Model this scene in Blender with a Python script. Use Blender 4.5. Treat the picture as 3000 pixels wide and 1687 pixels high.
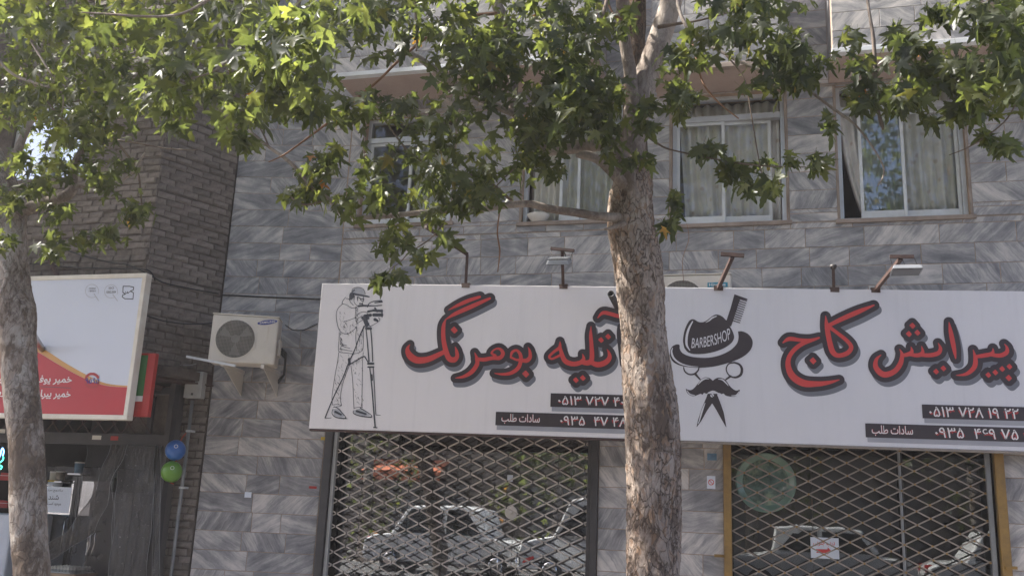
import bpy, bmesh, math, random
import numpy as np
from mathutils import Vector, Matrix, noise as mnoise

for o in list(bpy.data.objects): bpy.data.objects.remove(o)
scene = bpy.context.scene
COL = scene.collection
rnd = random.Random(7)
R = math.radians

# ------------------------------------------------------------------ camera
F_PX, YAW, PITCH, ROLL = 2768.65, .26745, .23766, .043313
CAM = np.array([0.0, -10.0, 1.65])
_cy, _sy, _cp, _sp, _cr, _sr = (math.cos(YAW), math.sin(YAW), math.cos(PITCH), math.sin(PITCH), math.cos(ROLL), math.sin(ROLL))
CAMROT = (np.array([[_cr, -_sr, 0], [_sr, _cr, 0], [0, 0, 1]]) @ np.array([[1, 0, 0], [0, 0, -1], [0, 1, 0]])
          @ np.array([[1, 0, 0], [0, _cp, _sp], [0, -_sp, _cp]]) @ np.array([[_cy, _sy, 0], [-_sy, _cy, 0], [0, 0, 1]]))
cd = bpy.data.cameras.new('camera'); cam = bpy.data.objects.new('camera', cd); COL.objects.link(cam)
cd.sensor_width = 36; cd.sensor_fit = 'HORIZONTAL'; cd.lens = 36 * F_PX / 3000; cd.clip_start = .05; cd.clip_end = 2000
_r, _d, _f = CAMROT
cam.matrix_world = Matrix(((_r[0], -_d[0], -_f[0], CAM[0]), (_r[1], -_d[1], -_f[1], CAM[1]), (_r[2], -_d[2], -_f[2], CAM[2]), (0, 0, 0, 1)))
scene.camera = cam

# ------------------------------------------------------------------ sky, sun, exposure
SUN_DIR = Vector((-.655, -.079, .75)).normalized()          # towards the sun: along the street from the left, high
world = bpy.data.worlds.new('World'); scene.world = world; world.use_nodes = True
wn = world.node_tree; wn.nodes.clear()
wo = wn.nodes.new('ShaderNodeOutputWorld'); wb = wn.nodes.new('ShaderNodeBackground'); ws = wn.nodes.new('ShaderNodeTexSky')
ws.sky_type = 'NISHITA'; ws.sun_disc = False
ws.sun_elevation = math.asin(SUN_DIR.z); ws.sun_rotation = math.atan2(SUN_DIR.x, SUN_DIR.y)
ws.altitude = 900; ws.air_density = .45; ws.dust_density = 5.0; ws.ozone_density = .45
wb.inputs['Strength'].default_value = .15
wn.links.new(ws.outputs[0], wb.inputs[0]); wn.links.new(wb.outputs[0], wo.inputs[0])
sd = bpy.data.lights.new('sun', 'SUN'); sd.energy = 5.0; sd.angle = R(.53); sd.color = (1, .95, .87)
sun = bpy.data.objects.new('sun', sd); COL.objects.link(sun); sun.rotation_euler = SUN_DIR.to_track_quat('Z', 'Y').to_euler()
sun.location = (-20, -5, 30)
vs = scene.view_settings; vs.view_transform = 'Standard'; vs.look = 'None'; vs.gamma = 1; vs.use_curve_mapping = False
vs.exposure = 1.82
scene.render.engine = 'CYCLES'
scene.cycles.max_bounces = 7; scene.cycles.diffuse_bounces = 3; scene.cycles.glossy_bounces = 3; scene.cycles.transparent_max_bounces = 14; scene.cycles.use_denoising = True
scene.cycles.caustics_reflective = False; scene.cycles.caustics_refractive = False

# ------------------------------------------------------------------ helpers
def ray(px, py): return CAMROT.T @ np.array([px - 1500, py - 843.5, F_PX])
def at(px, py, y=0.0):
    """point on the vertical plane Y = y that the photograph shows at pixel (px, py)"""
    d = ray(px, py); t = (y - CAM[1]) / d[1]; return Vector(CAM + t * d)
class Plane:
    """a vertical wall plane through p0 running along (dx, dy); u along it, v up, w out towards the street"""
    def __init__(s, x0, y0, x1, y1):
        s.o = np.array([x0, y0, 0.0]); d = np.array([x1 - x0, y1 - y0, 0.0]); s.len = np.linalg.norm(d); s.d = d / s.len
        s.n = np.array([s.d[1], -s.d[0], 0.0])
    def P(s, u, v, w=0.0): return Vector(s.o + u * s.d + w * s.n + np.array([0, 0, v]))
    def px(s, px, py, w=0.0):
        """pixel -> (u, v) on this plane, w metres in front of it"""
        d = ray(px, py); p = s.o + w * s.n; t = ((p - CAM) @ s.n) / (d @ s.n); q = CAM + t * d
        return ((q - s.o) @ s.d, q[2])

class MB:
    def __init__(s): s.v = []; s.f = []
    def add(s, vs, fs):
        k = len(s.v); s.v += [tuple(x) for x in vs]; s.f += [tuple(i + k for i in f) for f in fs]; return s
    def box(s, x0, x1, y0, y1, z0, z1):
        return s.add([(x0, y0, z0), (x1, y0, z0), (x1, y1, z0), (x0, y1, z0), (x0, y0, z1), (x1, y0, z1), (x1, y1, z1), (x0, y1, z1)],
                     [(0, 3, 2, 1), (4, 5, 6, 7), (0, 1, 5, 4), (1, 2, 6, 5), (2, 3, 7, 6), (3, 0, 4, 7)])
    def pbox(s, pl, u0, u1, v0, v1, w0, w1):
        p = [pl.P(u, v, w) for v in (v0, v1) for u, w in ((u0, w1), (u1, w1), (u1, w0), (u0, w0))]
        return s.add(p, [(0, 3, 2, 1), (4, 5, 6, 7), (0, 1, 5, 4), (1, 2, 6, 5), (2, 3, 7, 6), (3, 0, 4, 7)])
    def cbox(s, x0, x1, y0, y1, z0, z1, c):
        """box with its front (y0 side) edges chamfered by c"""
        a = [(x0, y1, z0), (x1, y1, z0), (x1, y1, z1), (x0, y1, z1), (x0, y0 + c, z0), (x1, y0 + c, z0), (x1, y0 + c, z1), (x0, y0 + c, z1),
             (x0 + c, y0, z0 + c), (x1 - c, y0, z0 + c), (x1 - c, y0, z1 - c), (x0 + c, y0, z1 - c)]
        return s.add(a, [(3, 2, 1, 0), (0, 1, 5, 4), (1, 2, 6, 5), (2, 3, 7, 6), (3, 0, 4, 7), (4, 5, 9, 8), (5, 6, 10, 9), (6, 7, 11, 10), (7, 4, 8, 11), (8, 9, 10, 11)])
    def bar(s, p, q, w, h=None, up=(0, 0, 1)):
        """rectangular bar from p to q"""
        p, q = Vector(p), Vector(q); h = w if h is None else h; d = (q - p).normalized(); a = d.cross(Vector(up))
        if a.length < 1e-4: a = d.cross(Vector((1, 0, 0)))
        a.normalize(); b = a.cross(d); a *= w / 2; b *= h / 2
        vs = [x + i * a + j * b for x in (p, q) for i, j in ((-1, -1), (1, -1), (1, 1), (-1, 1))]
        return s.add(vs, [(0, 1, 2, 3), (7, 6, 5, 4), (0, 4, 5, 1), (1, 5, 6, 2), (2, 6, 7, 3), (3, 7, 4, 0)])
    def tube(s, pts, rad, n=8, cap=True, jit=0.0, seed=0):
        pts = [Vector(p) for p in pts]; rad = [rad] * len(pts) if not hasattr(rad, '__len__') else rad
        k = len(s.v); prev = None; m = len(pts)
        for i, p in enumerate(pts):
            d = (pts[min(i + 1, m - 1)] - pts[max(i - 1, 0)]).normalized()
            if prev is None:
                a = d.cross(Vector((0, 1, 0)));
                if a.length < .1: a = d.cross(Vector((1, 0, 0)))
            else: a = prev - d * prev.dot(d)
            a.normalize(); prev = a; b = d.cross(a)
            for j in range(n):
                t = 2 * math.pi * j / n; r = rad[i]
                if jit: r *= 1 + jit * mnoise.noise(Vector((math.cos(t) * 1.3 + seed, math.sin(t) * 1.3, i * .45 + seed)))
                s.v.append(tuple(p + a * (r * math.cos(t)) + b * (r * math.sin(t))))
        for i in range(m - 1):
            for j in range(n):
                j2 = (j + 1) % n; s.f.append((k + i * n + j, k + i * n + j2, k + (i + 1) * n + j2, k + (i + 1) * n + j))
        if cap: s.f.append(tuple(k + j for j in reversed(range(n)))); s.f.append(tuple(k + (m - 1) * n + j for j in range(n)))
        return s
    def lathe(s, c, axis, prof, n=24):
        """profile [(distance along axis, radius)]"""
        c, ax = Vector(c), Vector(axis).normalized(); a = ax.cross(Vector((0, 0, 1)))
        if a.length < .1: a = ax.cross(Vector((1, 0, 0)))
        a.normalize(); b = ax.cross(a); k = len(s.v)
        for t, r in prof:
            for j in range(n):
                q = 2 * math.pi * j / n; s.v.append(tuple(c + ax * t + (a * math.cos(q) + b * math.sin(q)) * max(r, 1e-4)))
        for i in range(len(prof) - 1):
            for j in range(n):
                j2 = (j + 1) % n; s.f.append((k + i * n + j, k + i * n + j2, k + (i + 1) * n + j2, k + (i + 1) * n + j))
        s.f.append(tuple(k + j for j in reversed(range(n)))); s.f.append(tuple(k + (len(prof) - 1) * n + j for j in range(n)))
        return s
    def prism(s, poly, fn0, fn1):
        """poly 2D points; fn0/fn1 map a point to the two end positions"""
        n = len(poly); k = len(s.v); s.v += [tuple(fn0(p)) for p in poly] + [tuple(fn1(p)) for p in poly]
        s.f.append(tuple(k + i for i in range(n))); s.f.append(tuple(k + n + i for i in reversed(range(n))))
        for i in range(n): j = (i + 1) % n; s.f.append((k + j, k + i, k + n + i, k + n + j))
        return s
    def mesh(s, name, smooth=False):
        me = bpy.data.meshes.new(name); me.from_pydata(s.v, [], s.f); me.update()
        bm = bmesh.new(); bm.from_mesh(me); bmesh.ops.recalc_face_normals(bm, faces=bm.faces); bm.to_mesh(me); bm.free()
        if smooth: me.polygons.foreach_set('use_smooth', [True] * len(me.polygons))
        return me
    def build(s, name, m, parent=None, smooth=False, bevel=0, loc=None):
        return obj(name, s.mesh(name, smooth), m, parent, bevel, loc)
def obj(name, me, m, parent=None, bevel=0, loc=None):
    o = bpy.data.objects.new(name, me); COL.objects.link(o)
    if m is not None and not len(me.materials): me.materials.append(m)
    if parent is not None: o.parent = parent; o.matrix_parent_inverse = Matrix.Identity(4)
    if loc is not None: o.location = loc
    if bevel:
        b = o.modifiers.new('bevel', 'BEVEL'); b.width = bevel; b.segments = 2; b.limit_method = 'ANGLE'; b.angle_limit = R(40)
    return o
def tag(o, label, cat, group=None, kind=None):
    if label: o['label'] = label
    if cat: o['category'] = cat
    if group: o['group'] = group
    if kind: o['kind'] = kind
    return o
def thing(name, label, cat, loc=(0, 0, 0), group=None):
    o = bpy.data.objects.new(name, None); COL.objects.link(o); o.empty_display_size = .2
    tag(o, label, cat, group); o.location = (0, 0, 0); return o
def struct(o): o['kind'] = 'structure'; return o
def stuff(o): o['kind'] = 'stuff'; return o

# ------------------------------------------------------------------ materials
def srgb(r, g, b):
    f = lambda c: (c / 255 / 12.92) if c / 255 <= .04045 else ((c / 255 + .055) / 1.055) ** 2.4
    return (f(r), f(g), f(b))
class NT:
    def __init__(s, name):
        s.m = bpy.data.materials.new(name); s.m.use_nodes = True; s.t = s.m.node_tree; s.t.nodes.clear()
        s.out = s.n('OutputMaterial')
    def n(s, t, **kw):
        x = s.t.nodes.new('ShaderNode' + t)
        for k, v in kw.items(): setattr(x, k, v)
        return x
    def l(s, a, b): s.t.links.new(a, b)
    def noise(s, vec, scale, detail=4, rough=.55, dist=0):
        x = s.n('TexNoise'); x.inputs['Scale'].default_value = scale; x.inputs['Detail'].default_value = detail
        x.inputs['Roughness'].default_value = rough; x.inputs['Distortion'].default_value = dist
        if vec is not None: s.l(vec, x.inputs['Vector'])
        return x.outputs['Fac']
    def ramp(s, fac, stops):
        x = s.n('ValToRGB'); e = x.color_ramp.elements
        while len(e) < len(stops): e.new(.5)
        for i, (p, c) in enumerate(stops): e[i].position = p; e[i].color = (*c, 1) if len(c) == 3 else c
        s.l(fac, x.inputs[0]); return x.outputs[0]
    def mix(s, fac, a, b, mode='MIX'):
        x = s.n('Mix', data_type='RGBA', blend_type=mode)
        for v, i in ((fac, 0), (a, 6), (b, 7)):
            if isinstance(v, (int, float)): x.inputs[i].default_value = v
            elif isinstance(v, tuple): x.inputs[i].default_value = (*v, 1) if len(v) == 3 else v
            else: s.l(v, x.inputs[i])
        return x.outputs[2]
    def math(s, op, a, b=None):
        x = s.n('Math', operation=op)
        for i, v in enumerate((a, b)):
            if v is None: continue
            if isinstance(v, (int, float)): x.inputs[i].default_value = v
            else: s.l(v, x.inputs[i])
        return x.outputs[0]
    def bump(s, h, strength=.3, dist=.01):
        x = s.n('Bump'); x.inputs['Strength'].default_value = strength; x.inputs['Distance'].default_value = dist; s.l(h, x.inputs['Height']); return x.outputs[0]
    def bsdf(s, color, rough=.6, metal=0, spec=.5, normal=None):
        x = s.n('BsdfPrincipled')
        for k, v in (('Base Color', color), ('Roughness', rough), ('Metallic', metal), ('Specular IOR Level', spec)):
            if isinstance(v, (int, float)): x.inputs[k].default_value = v
            elif isinstance(v, tuple): x.inputs[k].default_value = (*v, 1)
            else: s.l(v, x.inputs[k])
        if normal is not None: s.l(normal, x.inputs['Normal'])
        s.l(x.outputs[0], s.out.inputs[0]); s.b = x; return x
def M(name, col, rough=.6, var=.25, scale=6.0, bump=.15, metal=0.0, spec=.5, dirt=None, dirt_amt=.35, obrand=0.0, bdist=.004):
    """painted / plain surface: base colour with mottling, optional dirt colour in noisy patches, fine bump"""
    s = NT(name); tc = s.n('TexCoord').outputs['Object']
    n1 = s.noise(tc, scale, 6, .6); c = s.mix(s.ramp(n1, [(.3, (0, 0, 0)), (.7, (1, 1, 1))]), tuple(x * (1 - var) for x in col), tuple(min(1, x * (1 + var * .6)) for x in col))
    if dirt:
        n2 = s.noise(tc, scale * .35, 7, .65, .4); k = s.ramp(n2, [(.48, (0, 0, 0)), (.68, (1, 1, 1))])
        c = s.mix(s.math('MULTIPLY', k, dirt_amt), c, dirt)
    if obrand:
        oi = s.n('ObjectInfo').outputs['Random']; g = s.math('ADD', s.math('MULTIPLY', oi, obrand), 1 - obrand / 2)
        cc = s.n('CombineColor'); [s.l(g, cc.inputs[i]) for i in range(3)]; c = s.mix(1.0, c, cc.outputs[0], 'MULTIPLY')
    nb = s.bump(s.noise(tc, scale * 9, 5, .6), bump, bdist) if bump else None
    s.bsdf(c, rough, metal, spec, nb); return s.m
def glass(name, fac=.25, tint=(.8, .85, .85), rough=0.0, warp=.0, fres=.9):
    """window pane: partly mirrors the street, partly lets one look through"""
    s = NT(name); g = s.n('BsdfGlossy'); g.inputs['Roughness'].default_value = rough; g.inputs['Color'].default_value = (.92, .95, 1, 1)
    t = s.n('BsdfTransparent'); t.inputs['Color'].default_value = (*tint, 1)
    lw = s.n('LayerWeight'); lw.inputs['Blend'].default_value = .28
    f = s.math('MINIMUM', s.math('ADD', s.math('MULTIPLY', lw.outputs['Fresnel'], fres), fac), 1.0)
    mx = s.n('MixShader'); s.l(f, mx.inputs[0]); s.l(t.outputs[0], mx.inputs[1]); s.l(g.outputs[0], mx.inputs[2]); s.l(mx.outputs[0], s.out.inputs[0])
    if warp:
        tc = s.n('TexCoord').outputs['Object']; nb = s.bump(s.noise(tc, 1.7, 2, .5), warp, .02); s.l(nb, g.inputs['Normal'])
    return s.m
def marble():
    s = NT('grey_marble'); tc = s.n('TexCoord').outputs['Object']; oi = s.n('ObjectInfo').outputs['Random']
    off = s.n('VectorMath', operation='ADD'); s.l(tc, off.inputs[0]); cx = s.n('CombineXYZ'); s.l(s.math('MULTIPLY', oi, 57.0), cx.inputs[0]); s.l(s.math('MULTIPLY', oi, 131.0), cx.inputs[2]); s.l(cx.outputs[0], off.inputs[1])
    rot = s.n('VectorRotate', rotation_type='Y_AXIS'); s.l(off.outputs[0], rot.inputs['Vector'])
    r2 = s.math('FRACT', s.math('MULTIPLY', oi, 7.31)); sg = s.math('SUBTRACT', s.math('MULTIPLY', s.math('GREATER_THAN', s.math('FRACT', s.math('MULTIPLY', oi, 13.7)), .42), 2.0), 1.0)
    s.l(s.math('MULTIPLY', sg, s.math('ADD', s.math('MULTIPLY', r2, 1.0), .12)), rot.inputs['Angle'])
    warp = s.noise(rot.outputs[0], 4.2, 5, .62)
    def streak(scx, scz, wamt, detail, rough):
        mp = s.n('Mapping'); mp.inputs['Scale'].default_value = (scx, 1, scz); s.l(rot.outputs[0], mp.inputs['Vector']); wv = s.n('VectorMath', operation='ADD'); s.l(mp.outputs[0], wv.inputs[0])
        cw = s.n('CombineXYZ'); s.l(s.math('MULTIPLY', warp, wamt), cw.inputs[2]); s.l(cw.outputs[0], wv.inputs[1]); return s.noise(wv.outputs[0], 1.0, detail, rough, .25)
    n1 = streak(1.5, 11, 1.1, 7, .62); n2 = streak(3.5, 62, 4.0, 9, .75); n3 = s.noise(off.outputs[0], 3.1, 4, .6)
    r3 = s.math('FRACT', s.math('MULTIPLY', oi, 3.77)); shift = s.math('MULTIPLY', s.math('ADD', r3, -.5), .09)
    f = s.math('ADD', s.math('ADD', s.math('MULTIPLY', n1, .50), s.math('MULTIPLY', s.math('ADD', s.math('MULTIPLY', s.math('ADD', n2, -.5), s.math('ADD', s.math('MULTIPLY', r2, .8), .35)), .5), .30)), s.math('ADD', s.math('MULTIPLY', n3, .34), shift))
    c = s.ramp(f, [(.42, (.125, .124, .138)), (.49, (.195, .193, .205)), (.56, (.29, .282, .288)), (.61, (.41, .39, .385)), (.69, (.58, .54, .515))])
    st = s.ramp(s.noise(off.outputs[0], 1.1, 6, .7, .8), [(.5, (0, 0, 0)), (.75, (1, 1, 1))]); c = s.mix(s.math('MULTIPLY', st, .10), c, (.32, .26, .22))
    s.bsdf(c, .36, 0, .45, s.bump(n2, .07, .002)); return s.m
def bark(name, pale, mid, dark, rust, scale=1.0, rough=1.0):
    """flaking plane bark: irregular scales of differing tone, dark fissures, pale fresh patches"""
    s = NT(name); tc = s.n('TexCoord').outputs['Object']; mp = s.n('Mapping'); mp.inputs['Scale'].default_value = (scale, scale, .48 * scale); s.l(tc, mp.inputs['Vector']); v = mp.outputs[0]
    wn_ = s.n('TexNoise'); wn_.inputs['Scale'].default_value = 11; wn_.inputs['Detail'].default_value = 5; s.l(v, wn_.inputs['Vector']); sc = s.n('VectorMath', operation='SCALE'); sc.inputs['Scale'].default_value = .16; s.l(wn_.outputs['Color'], sc.inputs[0])
    wv = s.n('VectorMath', operation='ADD'); s.l(v, wv.inputs[0]); s.l(sc.outputs[0], wv.inputs[1])
    def vor(k, feat): x = s.n('TexVoronoi', feature=feat); x.inputs['Scale'].default_value = k; s.l(wv.outputs[0], x.inputs['Vector']); return x
    cell = vor(40, 'F1'); edge = vor(26, 'DISTANCE_TO_EDGE'); sepc = s.n('SeparateColor'); s.l(cell.outputs['Color'], sepc.inputs[0])
    n1 = s.noise(v, 5.0, 7, .62, .6); n2 = s.noise(v, 48, 9, .75, .4); n3 = s.noise(v, 2.2, 5, .6)
    f = s.math('ADD', s.math('ADD', s.math('MULTIPLY', n1, .55), s.math('MULTIPLY', sepc.outputs[0], .10 * rough)), s.math('ADD', s.math('MULTIPLY', n2, .28), s.math('MULTIPLY', s.math('ADD', n3, -.5), .35)))
    c = s.ramp(f, [(.38, dark), (.47, mid), (.55, tuple((a + b) / 2 for a, b in zip(mid, pale))), (.63, pale), (.75, tuple(x * 1.15 for x in pale))])
    c = s.mix(s.math('MULTIPLY', s.ramp(s.math('ADD', s.math('MULTIPLY', n2, .4), s.math('MULTIPLY', sepc.outputs[1], .6)), [(.62, (0, 0, 0)), (.74, (1, 1, 1))]), .5 * rough), c, rust)
    fis = s.math('MULTIPLY', s.ramp(edge.outputs['Distance'], [(.0, (1, 1, 1)), (.085, (0, 0, 0))]), s.ramp(s.noise(v, 7, 5, .6), [(.36, (0, 0, 0)), (.48, (1, 1, 1))]))
    pits = s.ramp(n2, [(.30, (1, 1, 1)), (.40, (0, 0, 0))])
    c = s.mix(s.math('MULTIPLY', s.math('MAXIMUM', fis, pits), .80 * rough), c, tuple(x * .4 for x in dark))
    h = s.math('SUBTRACT', s.math('ADD', s.math('MULTIPLY', sepc.outputs[0], .25 * rough), s.math('MULTIPLY', n2, .7)), s.math('MULTIPLY', fis, .6 * rough))
    s.bsdf(c, .88, 0, .2, s.bump(h, .8 * rough ** .5, .022)); return s.m
def leafmat():
    s = NT('plane_leaf'); oi = s.n('ObjectInfo').outputs['Random']; ri = s.n('NewGeometry').outputs['Random Per Island']
    r = s.math('FRACT', s.math('ADD', s.math('MULTIPLY', oi, 5.13), ri)); tc = s.n('TexCoord').outputs['Object']
    c = s.ramp(r, [(0, (.034, .045, .026)), (.45, (.046, .058, .032)), (.8, (.058, .070, .037)), (.994, (.075, .084, .040)), (.998, (.22, .12, .03)), (1, (.22, .09, .035))])
    c2 = s.mix(1.0, c, (3.7, 3.6, 1.35), 'MULTIPLY')
    d = s.n('BsdfPrincipled'); s.l(c, d.inputs['Base Color']); d.inputs['Roughness'].default_value = .42; d.inputs['Specular IOR Level'].default_value = .45
    s.l(s.bump(s.noise(tc, 40, 3, .6), .15, .003), d.inputs['Normal'])
    t = s.n('BsdfTranslucent'); s.l(c2, t.inputs['Color'])
    mx = s.n('MixShader'); mx.inputs[0].default_value = .55; s.l(d.outputs[0], mx.inputs[1]); s.l(t.outputs[0], mx.inputs[2]); s.l(mx.outputs[0], s.out.inputs[0]); return s.m
def plastic_sheet(name, lo, hi, dust, fleck=(.42, .40, .40), rough=.14):
    """clear door plastic: mostly see-through, with glossy crumpled streaks and dust"""
    s = NT(name); tc = s.n('TexCoord').outputs['Object']; mp = s.n('Mapping'); mp.inputs['Scale'].default_value = (13, 13, 1.6); s.l(tc, mp.inputs['Vector'])
    n1 = s.noise(mp.outputs[0], 1.8, 8, .7, .9); n2 = s.noise(tc, 34, 7, .75)
    g = s.n('BsdfPrincipled'); s.l(s.ramp(n2, [(.42, tuple(x * .5 for x in dust)), (.60, dust), (.68, fleck)]), g.inputs['Base Color']); g.inputs['Roughness'].default_value = rough; g.inputs['Specular IOR Level'].default_value = .9; s.l(s.bump(s.math('ADD', n1, s.math('MULTIPLY', n2, .35)), 1.0, .03), g.inputs['Normal'])
    t = s.n('BsdfTransparent'); t.inputs['Color'].default_value = (.72, .70, .70, 1)
    mx = s.n('MixShader'); s.l(s.ramp(n1, [(.36, (lo, lo, lo)), (.62, (hi, hi, hi))]), mx.inputs[0]); s.l(t.outputs[0], mx.inputs[1]); s.l(g.outputs[0], mx.inputs[2]); s.l(mx.outputs[0], s.out.inputs[0]); return s.m
def curtain_mat(name, a, spot=True):
    s = NT(name); tc = s.n('TexCoord').outputs['Object']; c = s.mix(s.ramp(s.noise(tc, 5, 3), [(.35, (0, 0, 0)), (.65, (1, 1, 1))]), tuple(x * .8 for x in a), a)
    if spot:
        vo = s.n('TexVoronoi'); vo.inputs['Scale'].default_value = 6.5; s.l(tc, vo.inputs['Vector']); k = s.ramp(vo.outputs['Distance'], [(.10, (1, 1, 1)), (.22, (0, 0, 0))])
        c = s.mix(s.math('MULTIPLY', k, .4), c, s.mix(s.noise(tc, 9, 2), (.45, .30, .05), (.35, .1, .06)))
    b = s.bsdf(c, .8, 0, .2); return s.m
def vinyl(name, col):
    """stretched printed vinyl: faint vertical dirt runs, dusty patches, slight buckling"""
    s = NT(name); tc = s.n('TexCoord').outputs['Object']; mp = s.n('Mapping'); mp.inputs['Scale'].default_value = (9, 9, .5); s.l(tc, mp.inputs['Vector'])
    run = s.ramp(s.noise(mp.outputs[0], 1.5, 6, .65), [(.5, (0, 0, 0)), (.75, (1, 1, 1))]); pat = s.ramp(s.noise(tc, .9, 6, .6), [(.35, (0, 0, 0)), (.7, (1, 1, 1))]); gr = s.noise(tc, 60, 4, .7)
    c = s.mix(s.math('MULTIPLY', run, .20), col, tuple(x * .66 for x in col)); c = s.mix(s.math('MULTIPLY', pat, .16), c, tuple(x * .72 for x in col)); c = s.mix(s.math('MULTIPLY', gr, .10), c, tuple(x * .8 for x in col))
    s.bsdf(c, .45, 0, .4, s.bump(s.noise(tc, 1.6, 3, .5), .35, .05)); return s.m
def emit(name, col, st):
    s = NT(name); e = s.n('Emission'); e.inputs[0].default_value = (*col, 1); e.inputs[1].default_value = st; s.l(e.outputs[0], s.out.inputs[0]); return s.m
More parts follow.
